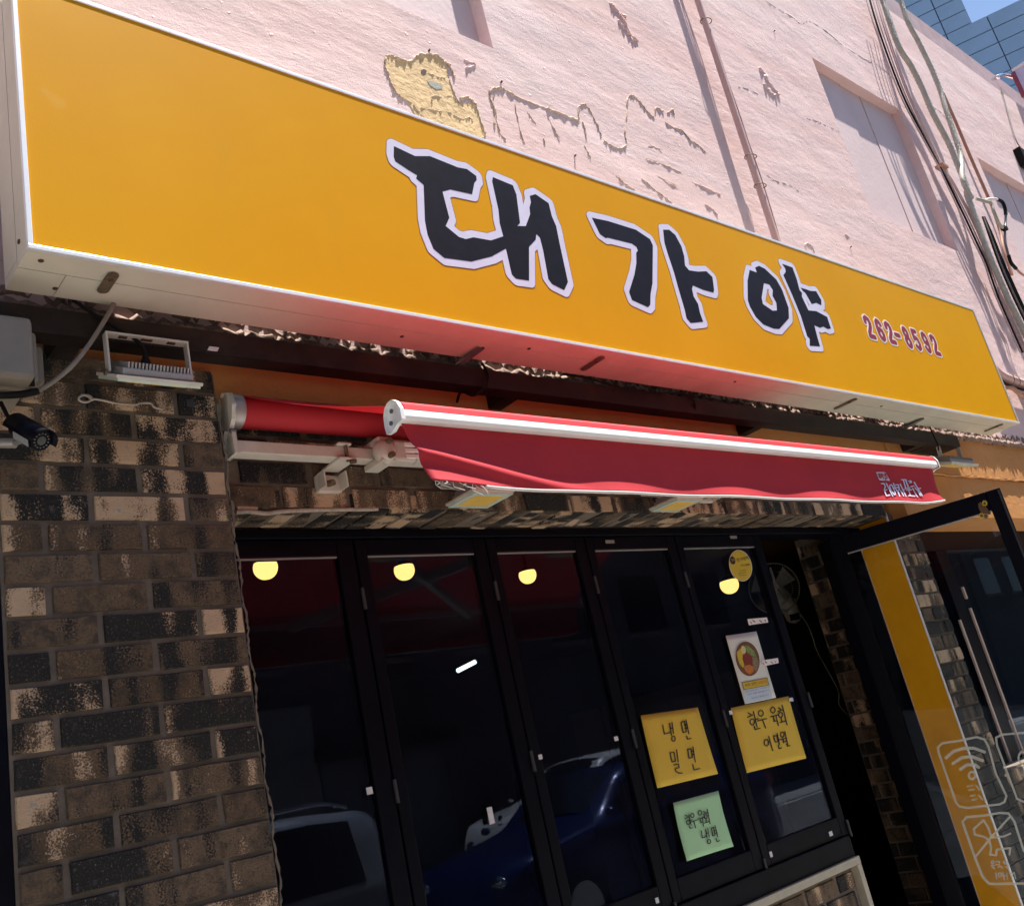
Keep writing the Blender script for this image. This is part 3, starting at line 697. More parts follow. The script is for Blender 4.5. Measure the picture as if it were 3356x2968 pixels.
for f, p, L in ((C1, (645, 1690), .085), (C5, (1500, 530), .10), (C6, (975, 772), .11), (C6, (1862, 915), .10)):
    q = PZ(*f(*p), ZB - .002)
    MB().prism([[q + Vector((a, c, 0)) for a, c in [(math.cos(t_) * .012, math.copysign(L / 2 - .012, math.sin(t_)) + math.sin(t_) * .012) for t_ in [2 * math.pi * k / 16 + .01 for k in range(16)]]]], (0, 0, -1), .003).build('latch_plate', 'rusty_plate', sg)
    MB().ball(q + Vector((0, -L * .2, -.003)), .006, 8, 4, sz=.6).build('screw', 'rust_screw', sg)
for a, b2, f in (((835, 440), (660, 545), C5), ((1440, 862), (1290, 912), C6)):
    pa = PZ(*f(*a), ZB - .006); pb = Vector((pa.x - .02, -.10, 2.722))
    mb = MB(); mb.bar(pa + Vector((0, 0, 0)), pb, .022, .004); mb.bar(pa + Vector((.010, 0, .010)), pb + Vector((.010, 0, .010)), .004, .022); mb.build('hanger', 'steel_grey', sg)
    MB().ball(pb + Vector((0, -.002, .004)), .008, 8, 5).build('bolt', 'rusty_plate', sg)
# lettering
LA = crop(1250, 440, 700); LB = crop(1900, 660, 860)
glyph = [
 (LA, [[(118,116),(320,212),(462,212),(730,320),(815,335),(905,400),(910,440),(888,465),(866,577),(655,530),(582,550),(648,800),(612,880),(740,985),(805,1005),(880,988),(1045,1018),(1165,978),(1130,850),(1118,720),(1058,450),(1065,412),(1255,490),(1290,580),(1325,850),(1297,880),(1380,882),(1422,765),(1415,705),(1430,650),(1418,592),(1472,575),(1598,662),(1630,790),(1670,880),(1702,1040),(1783,1415),(1747,1493),(1632,1435),(1595,1385),(1545,1105),(1515,990),(1480,955),(1475,1010),(1410,1078),(1412,1403),(1285,1383),(1245,1340),(1190,1095),(1055,1170),(858,1220),(600,1185),(497,1100),(440,960),(415,830),(402,485),(330,425),(340,395),(262,348),(130,260),(116,215)]]),
 (LB, [[(93,128),(220,155),(435,222),(545,295),(568,345),(565,640),(550,720),(548,805),(530,825),(405,768),(383,705),(425,570),(440,480),(438,400),(452,385),(440,355),(405,330),(215,283),(200,287),(155,255)],
       [(648,222),(695,222),(742,262),(790,350),(812,430),(818,500),(850,538),(920,548),(985,545),(1032,590),(1045,690),(1040,712),(960,690),(880,655),(872,680),(885,740),(920,800),(935,870),(960,938),(862,948),(830,910),(815,840),(765,670),(735,560),(685,410),(658,320)]]),
 (LB, [[(1322,535),(1378,555),(1365,515),(1395,503),(1440,525),(1530,610),(1575,690),(1625,830),(1628,910),(1552,995),(1505,990),(1430,960),(1370,900),(1325,820),(1308,770),(1305,620)],
       [(1433,637),(1475,648),(1502,690),(1500,735),(1530,790),(1535,850),(1500,852),(1425,800),(1415,750)],
       [(1575,487),(1655,515),(1690,610),(1710,690),(1730,715),(1728,740),(1780,850),(1840,855),(1925,900),(1955,990),(1930,995),(1895,975),(1870,985),(1825,965),(1850,1060),(1870,1130),(1790,1125),(1790,1070),(1770,1050),(1720,890),(1650,720),(1585,575),(1603,550),(1600,525)],
       [(1718,672),(1760,685),(1795,698),(1840,700),(1880,770),(1880,810),(1840,790),(1805,800),(1755,712),(1738,700)]])]
yl = YF + .0014
def onface(x, z): return Vector((x, yl, z))
def plane2(f, pts): return [(q.x, q.z) for q in (P(*f(*p), yl) for p in pts)]
for f, polys in glyph:
    pl = [plane2(f, p) for p in polys]
    o = shape(MB(), grown(pl, [], .0, 300), onface, (0, -1, 0), .0012).build('letter', 'vinyl_black', sg)
    shape(MB(), grown(pl, [], .0235, 220), onface, (0, -1, 0), .0008).build('letter_border', 'vinyl_white', o)
    shape(MB(), grown(pl, [], .0260, 220), onface, (0, -1, 0), .0004).build('letter_edge', 'vinyl_line', o)
six = [(.9,1.62),(.75,1.9),(.5,2),(.22,1.8),(.10,1.2),(.10,.5),(.25,.12),(.5,0),(.78,.15),(.9,.55),(.8,.95),(.5,1.12),(.2,.95)]
two = [(.1,1.5),(.16,1.83),(.48,2),(.8,1.85),(.9,1.5),(.78,1.1),(.42,.62),(.18,.28),(.1,0),(.95,0)]
DG = {'2': [two], '6': [six], '9': [[(1 - x, 2 - y) for x, y in six]], '8': [ell(.5, 1.52, .34, .46), ell(.5, .5, .40, .50)], '5': [[(.88,2),(.2,2),(.14,1.12),(.45,1.28),(.76,1.12),(.9,.65),(.78,.2),(.45,0),(.1,.28)]], '-': [[(.12,.95),(.85,.95)]]}
DC = crop(2780, 1000, 340); tl = [(245,190),(465,255),(660,310),(890,360),(1005,410),(1190,460),(1385,520),(1560,575)]
for ch, p in zip('262-8592', tl):
    x0 = P(*DC(*p), yl).x + .012; w_, h_, z0 = .050, .096, 3.0625
    if ch == '-': x0 = P(*DC(905, 560), yl).x + .002; w_ = .048
    st = [([(x0 + a * w_, z0 + c * h_ / 2) for a, c in s_], .0122) for s_ in DG[ch]]
    o = shape(MB(), grown([], st, 0), onface, (0, -1, 0), .0012).build('digit', 'vinyl_red', sg)
    shape(MB(), grown([], st, .0075), onface, (0, -1, 0), .0008).build('digit_border', 'vinyl_cream', o)
# unseen strips added behind the sign top, gaps placed to shape the sun slits
lit = [(C4(640, 215), C4(800, 235)), (C4(1280, 290), C4(1650, 350)), (C4(1675, 355), C4(1750, 365)), (C5(-60, 400), C5(40, 420)), (C5(70, 410), C5(90, 415)), (C5(130, 440), C5(240, 455)), (C5(330, 460), C5(400, 480)), (C5(780, 525), C5(1080, 580)), (C5(1100, 580), C5(1150, 590)), (C5(1180, 590), C5(1235, 595)), (C5(1245, 595), C5(1315, 610)),
       (C6(390, 765), C6(412, 775)), (C6(470, 775), C6(500, 780)), (C6(550, 785), C6(590, 795)), (C6(620, 795), C6(670, 805)), (C6(845, 825), C6(862, 830)), (C6(895, 840), C6(1060, 860)), (C6(1150, 870), C6(1750, 960))]
gaps = [(P(*a, 0).x + .176, P(*c_, 0).x + .176) for a, c_ in lit]
x = X0 + .02; fl = MB(); rnd = random.Random(3)
for g0, g1 in gaps + [(X1 - .02, X1)]:
    g0 = min(g0, X1 - .02)
    if g0 > x + .003: fl.box(x, g0, YB + .001, -.0005, ZTP - .05, ZTP - .046)
    x = max(x, g1)
fl.build('sun_slit_blocker', 'steel_grey', sg)

# ================================================================== STEEL BEAM BEHIND
bm = thing('steel_beam', 'dark brown steel channel beam fixed along the wall under the sign', 'beam')
BX1 = 4.915
MB().box(-1.2, BX1, -.12, -.114, 2.652, 2.712).build('web', 'steel_black', bm, bevel=.001)
MB().box(-1.2, BX1, -.1135, -.068, 2.652, 2.657).build('lower_flange', 'steel_black', bm)
MB().box(-1.2, BX1, -.1135, -.068, 2.707, 2.712).build('upper_flange', 'steel_black', bm)
for xx in (.62, 1.9, 3.2, 4.55): MB().box(xx, xx + .05, -.0675, .019, 2.655, 2.70).build('wall_bracket', 'steel_black', bm)
MB().box(BX1 - .30, BX1, -.0675, .011, 2.652, 2.657).build('end_plate', 'steel_black', bm)
q = P(*crop(0, 900, 1120)(1273, 445), -.121); MB().prism([[q + Vector((a, 0, c)) for a, c in ((-.014, -.005), (.010, -.005), (.016, .006), (-.008, .006))]], (0, -1, 0), .0008).build('tape_scrap', 'bright_tape', bm)

# ================================================================== AWNING
aw = thing('retractable_awning', 'red retractable awning with white front bar and hanging valance', 'awning')
AX0, AX1, AY = 1.046, 3.262, -.655
# front bar
def xprism(mb, prof, x0, x1): return mb.prism([[Vector((x0, y, z)) for y, z in prof]], (1, 0, 0), x1 - x0)
xprism(MB(), [(AY, 2.262), (AY - .004, 2.268), (AY - .002, 2.283), (AY + .028, 2.283), (AY + .030, 2.262)], AX0, AX1).build('front_bar', 'white_alu', aw, bevel=.0015)
xprism(MB(), [(AY - .0015, 2.2835), (AY + .002, 2.296), (AY + .012, 2.305), (AY + .030, 2.308), (AY + .050, 2.304), (AY + .052, 2.2835)], AX0 + .006, AX1 - .004).build('bar_cover', 'awning_red', aw)
cap = [(AY - .006, 2.259), (AY - .006, 2.284), (AY + .002, 2.300), (AY + .014, 2.309), (AY + .030, 2.309), (AY + .042, 2.302), (AY + .050, 2.288), (AY + .052, 2.268), (AY + .050, 2.250), (AY + .030, 2.249), (AY + .012, 2.257)]
for xa in (AX0 - .010, AX1):
    e = xprism(MB(), cap, xa, xa + .010).build('end_cap', 'white_alu', aw, bevel=.002)
    for yy, zz in ((AY + .022, 2.288), (AY + .030, 2.266)): MB().cyl((xa - .001, yy, zz), (xa + .002, yy, zz), .0045, 10).build('screw', 'steel_grey', e)
# cloth between bar and roller, a little slack
RC = Vector((0, .005, 2.566)); RR = .040
def grid(fn, nu, nv, th):
    mb = MB(); vs = [fn(i / nu, j / nv) for i in range(nu + 1) for j in range(nv + 1)]; W_ = nv + 1
    mb.add(vs, [(i * W_ + j, (i + 1) * W_ + j, (i + 1) * W_ + j + 1, i * W_ + j + 1) for i in range(nu) for j in range(nv)], True); return mb
def cl(u_, v_):
    x = AX0 + .012 + u_ * (AX1 - AX0 - .03); ya, za = AY + .040, 2.3085; yb, zb2 = RC.y - .012, RC.z + RR + .001
    y = ya + (yb - ya) * v_; z = za + (zb2 - za) * v_ - .012 * math.sin(math.pi * v_) - .004 * math.sin(math.pi * v_) * math.sin(9 * u_)
    return (x, y, z)
o = grid(cl, 40, 14, 0).build('cloth', 'awning_red', aw)
sd = o.modifiers.new('solid', 'SOLIDIFY'); sd.thickness = .0012
MB().tube([(AX0 + .012, RC.y, RC.z), (AX1 - .02, RC.y, RC.z)], RR, 28).build('roller', 'awning_red', aw)
MB().tube([(AX0 - .016, RC.y, RC.z), (AX0 + .0115, RC.y, RC.z)], RR + .005, 28).build('roller_collar', 'alu_grey', aw)
MB().tube([(AX1 - .0195, RC.y, RC.z), (AX1 + .01, RC.y, RC.z)], RR + .005, 28).build('roller_collar', 'alu_grey', aw)
for xa in (AX0 - .026, AX1 + .0105):
    mb = MB(); prof = [(RC.y + .030, RC.z + .036), (RC.y, RC.z + .048), (RC.y - .034, RC.z + .034), (RC.y - .046, RC.z), (RC.y - .034, RC.z - .034), (RC.y - .018, RC.z - .052), (RC.y - .026, 2.50), (RC.y - .030, 2.445), (RC.y + .024, 2.445), (RC.y + .026, 2.50), (RC.y + .010, RC.z - .050), (RC.y + .034, RC.z - .030), (RC.y + .046, RC.z)]
    e = xprism(mb, prof, xa, xa + .0095).build('end_bracket', 'white_powder', aw, bevel=.0015)
    MB().cyl((xa + .012, RC.y - .022, 2.505), (xa - .002, RC.y - .022, 2.505), .006, 8).build('screw', 'steel_grey', e)
# torsion bar, wall brackets, folding arms
MB().box(AX0 - .015, AX1, -.018, .024, 2.449, 2.482).build('torsion_bar', 'white_powder', aw, bevel=.003)
S6 = crop(720, 1250, 600, 1972)
for xb in (1.325, 2.95):
    w = MB(); w.box(xb - .036, xb + .036, .07, .0885, 2.388, 2.436); e = w.build('wall_bracket', 'white_powder', aw, bevel=.004)
    MB().box(xb - .035, xb - .031, .034, .0695, 2.392, 2.436).build('bracket_cheek', 'white_powder', e)
    MB().box(xb + .031, xb + .035, .034, .0695, 2.392, 2.436).build('bracket_cheek', 'white_powder', e)
    MB().box(xb - .022, xb + .03, -.032, .065, 2.4415, 2.4485).build('clamp_plate', 'white_powder', e, bevel=.002)
    MB().box(xb - .018, xb + .022, -.03, .05, 2.4825, 2.4895).build('clamp_plate', 'white_powder', e, bevel=.002)
    MB().cyl((xb + .006, -.024, 2.438), (xb + .006, -.024, 2.4935), .005, 8).build('bolt', 'rusty_plate', e)
    MB().cyl((xb - .005, .069, 2.41), (xb + .0, .05, 2.408), .009, 10).build('bolt', 'rusty_plate', e)
    MB().cyl((xb + .02, -.026, 2.44), (xb + .02, -.026, 2.434), .010, 8).build('bolt', 'rusty_plate', e)
def arm(xs_, dirx):
    sh = Vector((xs_, -.045, 2.462)); el = Vector((xs_ + dirx * .92, -.16, 2.405)); fr = Vector((xs_ + dirx * .30, AY + .045, 2.262))
    o = MB().ball(sh, .034, 14, 8, sy=.8, sz=1.1).build('arm_shoulder', 'white_powder', aw)
    MB().box(sh.x - .022, sh.x + .022, -.06, .03, 2.43, 2.448).build('shoulder_clamp', 'white_powder', o, bevel=.003)
    MB().box(sh.x - .02, sh.x + .02, -.055, .03, 2.484, 2.502).build('shoulder_clamp', 'white_powder', o, bevel=.003)
    for dz in (.02, -.02): MB().cyl((sh.x, -.082, sh.z + dz), (sh.x, -.066, sh.z + dz), .008, 8).build('bolt', 'rusty_plate', o)
    d = (el - sh).normalized()
    k = MB(); k.bar(sh + d * .02, sh + d * .085, .038, .060); k.build('arm_knuckle', 'white_powder', aw, bevel=.008)
    for dz in (.017, 0, -.017): MB().bar(sh + d * .05 + Vector((0, -.019, dz)), sh + d * .09 + Vector((0, -.021, dz)), .006, .012).build('knuckle_rib', 'white_alu', aw, bevel=.002)
    a1 = MB().bar(sh + d * .086, el, .034, .056).build('upper_arm', 'white_powder', aw, bevel=.006)
    MB().ball(el, .036, 14, 8, sz=.9).build('elbow', 'white_powder', aw)
    MB().bar(el + Vector((0, -.01, -.02)), fr, .028, .046).build('fore_arm', 'white_powder', aw, bevel=.006)
    return a1, sh, d
a1, sh, d = arm(1.435, 1); arm(2.88, -1)
c0 = sh + d * .135 + Vector((0, -.0185, 0)); up = Vector((0, 0, 1))
MB().obox(c0, d, Vector((0, 1, 0)), up, .022, .0006, .02).build('sticker', 'vinyl_white', a1)
MB().obox(c0 + d * -.007 + Vector((0, -.001, 0)), d, Vector((0, 1, 0)), up, .012, .0004, .012).build('sticker_print', 'sticker_yellow', a1)
mb = MB(); text_mesh(mb, 'L', c0 + d * .008 + Vector((0, -.002, .002)), d, up, .010, (0, -1, 0)); text_mesh(mb, '2.0', c0 + d * .006 + Vector((0, -.002, -.012)), d, up, .006, (0, -1, 0)); mb.build('sticker_text', 'ink', a1)
# valance
def vflare(u_, v_): return -.0045 - .032 * max(0, v_ - .72) ** 1.3 - .004 * math.sin(u_ * 31) * v_ ** 3 - .012 * math.exp(-((u_ - .965) / .03) ** 2) * v_ ** 2
def vbot(u_): return 2.134 + .006 * math.exp(-(u_ / .05) ** 2) + .012 * max(0, (u_ - .93) / .07) ** 2
def val(u_, v_):
    xl = AX0 + .004 + .034 * v_ ** .9; xr = AX1 - .006 - .045 * v_ + .030 * v_ ** 3
    x = xl + (xr - xl) * u_; z = 2.2615 + (vbot(u_) - 2.2615) * v_
    y = AY + .022 + vflare(u_, v_)
    # drag fold towards the torn left corner
    e = (u_ - .09 - .16 * (1 - (1 - v_) ** .5)); y -= .022 * math.exp(-((v_ - (.46 + 2.9 * u_)) / .11) ** 2) * max(0, 1 - u_ / .22) * v_ + .012 * math.exp(-(u_ / .05) ** 2) * v_ ** 2
    return (x, y, z)
o = grid(val, 110, 26, 0).build('valance', 'awning_red', aw)
sd = o.modifiers.new('solid', 'SOLIDIFY'); sd.thickness = .001
MB().tube([Vector(val(.062 + .938 * k / 60, 1)) + Vector((0, -.001, -.002)) for k in range(61)], .0035, 8).build('hem', 'hem_white', o)
rnd = random.Random(4); th = MB()
for k in range(14):
    q = Vector(val(rnd.uniform(.0, .062), 1)); L = rnd.uniform(.004, .022)
    th.tube([q, q + Vector((rnd.uniform(-.006, .012), rnd.uniform(-.004, .002), -L * .6)), q + Vector((rnd.uniform(-.008, .026), rnd.uniform(-.004, .004), -L))], .0009, 4)
th.build('frayed_threads', 'hem_white', o, kind='stuff')
VC = crop(2840, 1530, 220)
def onval(px, py, lift=.0025):
    best = P(px, py, AY + .0)
    for _ in range(6):
        u_ = min(1, max(0, (best.x - AX0) / (AX1 - .04 - AX0))); v_ = min(1, max(0, (2.2615 - best.z) / (2.2615 - vbot(u_)))); yy = val(u_, v_)[1] - lift
        best = P(px, py, yy)
    return best
def valshape(strokes, polys, mat, name, lift=.0025):
    mb = MB(); loops = grown(polys, strokes, 0, 150)
    for g in islands(loops): mb.prism([[onval(*VC(*p), lift) for p in l] for l in g], (0, -1, 0), .0004)
    return mb.build(name, mat, o)
box = [(285, 155), (420, 150), (545, 160), (585, 185), (640, 290), (715, 420), (620, 412), (430, 412), (385, 385), (345, 300)]
valshape([], [box], 'vinyl_white', 'printed_box')
valshape([(s_, 13) for s_ in ([(335, 210), (365, 215), (395, 330)], [(385, 195), (430, 345)], [(370, 270), (400, 268)], [(420, 200), (450, 200), (460, 235), (430, 240), (445, 275), (475, 275)], [(475, 195), (500, 270)], [(490, 235), (510, 235)], [(440, 310), (500, 305), (520, 350)], [(540, 195), (575, 200), (590, 235), (555, 235), (540, 195)], [(540, 270), (615, 270)], [(575, 245), (585, 268)], ell(610, 330, 25, 20), [(560, 340), (590, 395)])], [], 'ink_red', 'printed_glyphs', .0035)
valshape([(s_, 17) for s_ in ([(450, 505), (530, 505), (570, 600), (535, 690), (560, 715), (620, 690)], [(530, 690), (600, 870), (705, 850)], [(600, 500), (795, 885)], [(745, 535), (700, 560), (705, 620), (760, 730), (840, 840), (880, 830), (840, 700), (790, 580), (745, 535)], [(815, 500), (920, 730)], [(850, 640), (800, 640)], [(890, 540), (960, 545), (1000, 700), (940, 720)], [(920, 620), (985, 620)], [(1020, 520), (1200, 890)], [(1090, 690), (1140, 690)], [(940, 720), (1010, 890)], [(1040, 725), (1130, 880)],
   [(1065, 385), (1195, 385), (1215, 430)], [(1120, 400), (1190, 640)], [(1190, 430), (1280, 630)], [(1170, 655), (1310, 650)], [(1280, 720), (1330, 850)], [(1210, 705), (1365, 690)], [(1285, 870), (1470, 885)], [(1285, 430), (1345, 420), (1365, 470), (1310, 475)], [(1345, 600), (1440, 575)], [(1400, 650), (1520, 870)], [(1470, 630), (1560, 720), (1640, 870)], [(1520, 870), (1550, 900)], [(1445, 465), (1690, 865)], [(1560, 650), (1640, 650)])], [], 'vinyl_white', 'printed_glyphs', .003)

# ================================================================== FOLDING WINDOWS
PXS = [1.012, 1.489, 1.979, 2.433, 2.929, 3.496]; PZ0 = ZS + .077; PZ1 = 2.3145
plab = ['black folding glass panel nearest the left brick pier', 'second black folding glass panel from the left brick pier', 'middle black folding glass panel with a pale tape square on each side',
        'black folding glass panel holding the first yellow and the green handwritten notice', 'black folding glass panel with the menu poster and round yellow sticker, beside the entrance']
panels = []
for i in range(5):
    a, b2 = PXS[i] + .003, PXS[i + 1] - .003; y0, y1 = .252, .292
    pn = thing('folding_window', plab[i], 'window', 'folding glass panels of the shop front')
    L = .038 if i else .03; Rr = .056 if i == 0 else .05
    MB().box(a, a + L, y0, y1, PZ0, PZ1).build('stile', 'black_frame', pn, bevel=.003)
    MB().box(b2 - Rr, b2, y0, y1, PZ0, PZ1).build('stile', 'black_frame', pn, bevel=.003)
    MB().box(a + L + .0005, b2 - Rr - .0005, y0, y1, 2.266, PZ1).build('rail', 'black_frame', pn, bevel=.003)
    MB().box(a + L + .0005, b2 - Rr - .0005, y0, y1, PZ0, PZ0 + .07).build('rail', 'black_frame', pn, bevel=.003)
    MB().box(a + L + .0005, b2 - Rr - .0005, y0 + .004, y0 + .010, 2.2615, 2.2655).build('glazing_bead', 'alu_grey', pn)
    MB().box(a + L, b2 - Rr, .264, .270, PZ0 + .0705, 2.2655).build('pane', 'pane_glass', pn)
    for zz in (1.05 + .02 * i, 1.62, 2.14):
        MB().cyl((b2 + .003, y0 - .004, zz - .03), (b2 + .003, y0 - .004, zz + .03), .0055, 8).build('hinge', 'dark_seal', pn)
    if i in (3, 4):
        q = P(*crop(1600, 1650, 900, 2034)(900 if i == 3 else 1815, 282 if i == 3 else 248), .251)
        MB().box(q.x - .022, q.x + .022, .2485, .2515, q.z - .006, q.z + .006).build('top_pivot', 'alu_grey', pn)
    panels.append(pn)
TP = crop(1120, 1978, 1120)
for k, (f, x, y, w_, h_, lab) in enumerate(((TP, 165, 1117, .018, .018, 'small pale tape square at the right edge of the first glass panel'), (TP, 1187, 915, .014, .014, 'small pale tape square on the left side of the middle glass panel'), (TP, 1640, 806, .017, .014, 'small pale tape square on the right side of the middle glass panel'),
        (TP, 890, 1265, .018, .045, 'tall pale tape strip on the second glass panel'), (TP, 1885, 1772, .014, .016, 'lowest pale tape square on the middle glass panel'), (crop(2000, 2600, 900), 1195, 450, .014, .018, 'lower left pale tape square on the entrance side panel'), (crop(2000, 2600, 900), 1640, 296, .022, .016, 'lower right pale tape square on the entrance side panel'))):
    q = P(*f(x, y), .2505); MB().prism([[Vector((q.x + a * w_, .2505, q.z + c * h_)) for a, c in ((-.5, -.5), (.5, -.48), (.48, .5), (-.52, .5))]], (0, -1, 0), .002).build('tape_piece', 'bright_tape', label=lab, cat='tape', group='tape pieces on the glass')

# ================================================================== NOTICES
NC = crop(2040, 2240, 660, 1989); YN = .2515
def sheet(corn, f, mat, name, lab, cat, curl=.004):
    q = [P(*f(*p), YN) for p in corn]; n = 10; mb = MB(); vs = []
    for i in range(n + 1):
        for j in range(n + 1):
            u_, v_ = i / n, j / n; p = (q[0] * (1 - u_) + q[1] * u_) * (1 - v_) + (q[3] * (1 - u_) + q[2] * u_) * v_
            vs.append(p + Vector((0, -curl * (abs(u_ - .5) * 2) ** 3 * abs(v_ - .4) ** 1.5, 0)))
    mb.add(vs, [(i * 11 + j, i * 11 + j + 1, (i + 1) * 11 + j + 1, (i + 1) * 11 + j) for i in range(n) for j in range(n)], True)
    o = mb.build(name, mat, label=lab, cat=cat); sd = o.modifiers.new('solid', 'SOLIDIFY'); sd.thickness = .0008; return o
def ink(f, strokes, r, mat, parent, name='handwriting', y=YN - .0022, polys=()):
    mb = MB()
    for s_ in strokes:
        for g in islands(grown([], [(s_, r * 1.0)], 0, 70)): mb.prism([[P(*f(*p), y) for p in l] for l in g], (0, -1, 0), .0003)
    for p_ in polys: mb.prism([[P(*f(*p), y) for p in p_]], (0, -1, 0), .0003)
    return mb.build(name, mat, parent)
n1 = sheet([(178, 312), (742, 232), (940, 888), (342, 1030)], NC, 'paper_yellow', 'paper_notice', 'yellow handwritten notice with four large letters, left of the other yellow one', 'notice')
ink(NC, [[(398, 405), (415, 495), (470, 480)], [(465, 388), (485, 505)], [(490, 380), (505, 490)], [(474, 440), (498, 434)], ell(505, 540, 17, 26), [(580, 380), (600, 480), (632, 470), (612, 368), (580, 380)], [(628, 358), (657, 492)], [(612, 408), (640, 402)], [(618, 440), (648, 432)], [(635, 515), (642, 545), (678, 538)],
         [(472, 680), (490, 770), (525, 760), (510, 675), (472, 680)], [(535, 650), (552, 768)], [(508, 800), (555, 790), (560, 825), (520, 838), (530, 865), (560, 882), (592, 878)], [(645, 645), (658, 735), (690, 725), (678, 640), (645, 645)], [(697, 622), (720, 770)], [(680, 668), (704, 662)], [(686, 700), (710, 694)], [(695, 795), (708, 850), (765, 835)]], 5, 'ink', n1)
n2 = sheet([(1068, 238), (1638, 122), (1812, 735), (1225, 880)], NC, 'paper_yellow', 'paper_notice', 'yellow handwritten notice taped below the menu poster', 'notice')
ink(NC, [[(1240, 285), (1268, 300)], [(1235, 330), (1290, 305)], ell(1283, 375, 22, 29), [(1295, 272), (1330, 425)], [(1317, 350), (1345, 342)], [(1302, 415), (1310, 450), (1360, 437)], ell(1368, 290, 24, 28), [(1335, 365), (1425, 343)], [(1385, 358), (1415, 435)], ell(1487, 258, 22, 28), [(1465, 325), (1540, 305)], [(1490, 320), (1500, 360)], [(1518, 312), (1525, 350)], [(1492, 370), (1530, 362), (1540, 410)],
         [(1540, 235), (1565, 250)], [(1535, 272), (1582, 258)], ell(1562, 305, 20, 25), [(1570, 335), (1575, 372)], [(1555, 383), (1610, 365)], [(1578, 210), (1628, 405)], ell(1423, 580, 22, 32), [(1445, 515), (1485, 660)], [(1495, 515), (1510, 575), (1540, 568), (1525, 508), (1495, 515)], [(1530, 490), (1552, 600)], [(1542, 552), (1562, 547)], [(1540, 605), (1548, 640), (1572, 630)], ell(1580, 500, 17, 25), [(1565, 550), (1610, 538)], [(1588, 548), (1592, 580)], [(1598, 570), (1622, 564)], [(1605, 470), (1632, 595)], [(1620, 595), (1632, 615), (1655, 608)]], 5, 'ink', n2)
for c in ([(1640, 140), (1680, 135), (1690, 170), (1650, 175)], [(1050, 265), (1082, 260), (1090, 300), (1060, 305)]):
    MB().prism([[P(*NC(*p), YN - .003) for p in c]], (0, -1, 0), .0006).build('tape', 'bright_tape', n2)
n3 = sheet([(495, 1175), (940, 1055), (1085, 1605), (625, 1752)], NC, 'paper_green', 'paper_notice', 'green handwritten notice below the left yellow one', 'notice', .012)
ink(NC, [[(622, 1295), (640, 1305)], [(617, 1330), (655, 1312)], ell(650, 1365, 17, 23), [(655, 1290), (678, 1395)], [(668, 1345), (688, 1340)], [(660, 1400), (668, 1425), (690, 1418)], ell(690, 1298, 17, 20), [(680, 1360), (738, 1342)], [(705, 1352), (722, 1420)], ell(765, 1272, 17, 22), [(745, 1335), (815, 1312)], [(768, 1330), (775, 1362)], [(790, 1322), (795, 1355)], [(770, 1370), (795, 1362), (800, 1405)],
         [(800, 1258), (815, 1265)], [(795, 1285), (838, 1270)], ell(822, 1308, 15, 20), [(825, 1330), (830, 1362)], [(812, 1372), (850, 1358)], [(838, 1235), (865, 1380)], [(780, 1450), (790, 1518), (830, 1505)], [(822, 1435), (835, 1520)], [(842, 1425), (858, 1510)], [(829, 1475), (849, 1470)], ell(855, 1555, 16, 21), [(878, 1425), (892, 1500), (915, 1490), (900, 1415), (878, 1425)], [(915, 1400), (942, 1510)], [(905, 1450), (927, 1444)], [(911, 1475), (934, 1468)], [(925, 1525), (935, 1555), (962, 1545)]], 4.5, 'ink', n3, y=YN - .004)
# menu poster
PC = crop(2340, 2040, 300, 1937)
po = sheet([(245, 275), (895, 180), (1310, 1585), (655, 1720)], PC, 'paper_white', 'menu_poster', 'white menu poster showing a bowl of noodles, above the yellow notice', 'poster', .002)
def blob(pts, mat, k, name='print'): return ink(PC, [], 1, mat, po, name, YN - .0016 - .0005 * k, [pts])
e = lambda cx, cy, rx, ry, rot: ell(cx, cy, rx, ry, rot, 28)[:-1]
blob([(600, 1275), (1195, 1165), (1310, 1570), (660, 1710)][0:0] or [(630, 1420), (1165, 1310), (1240, 1590), (665, 1705)], 'paper_blue', 0)
blob(e(710, 760, 262, 385, -.22), 'vinyl_cream', 0); blob(e(710, 760, 250, 372, -.22), 'food_brown', 1)
blob([(480, 620), (560, 540), (620, 640), (600, 760), (640, 900), (610, 950), (540, 860), (500, 740)], 'food_yellow', 2); blob([(640, 480), (720, 480), (850, 600), (900, 730), (800, 700), (700, 620)], 'food_green', 2)
blob([(800, 720), (920, 740), (960, 850), (930, 980), (860, 1040), (820, 900)], 'food_noodle', 2); blob([(620, 930), (740, 880), (830, 930), (840, 1030), (760, 1090), (680, 1040)], 'food_orange', 2)
blob([(600, 700), (700, 640), (800, 700), (820, 820), (760, 890), (650, 850)], 'food_red', 3); blob(e(622, 570, 48, 88, -.2), 'food_egg', 3)
blob([(588, 1262), (1128, 1160), (1172, 1315), (632, 1420)], 'ink', 1); blob([(600, 1270), (1120, 1170), (1160, 1308), (640, 1408)], 'sticker_yellow', 2)
def ptext(body, a, b2, hpx, mat, k=3, f=PC, par=None):
    pa, pb = P(*f(*a), YN), P(*f(*b2), YN); ax = (pb - pa); w_ = ax.length; ax.normalize(); mb = MB()
    hh = abs((P(*f(a[0], a[1]), YN) - P(*f(a[0] - hpx * .27, a[1] - hpx), YN)).z)
    text_mesh(mb, body, Vector((pa.x, YN - .0016 - .0005 * k, pa.z)), ax, Vector((0, 0, 1)), hh, (0, -1, 0), .0, w_); return mb.build('print', mat, par or po)
ptext('육회 냉면', (655, 1360), (890, 1315), 70, 'ink'); ptext('13000원', (915, 1310), (1120, 1270), 75, 'ink_red')
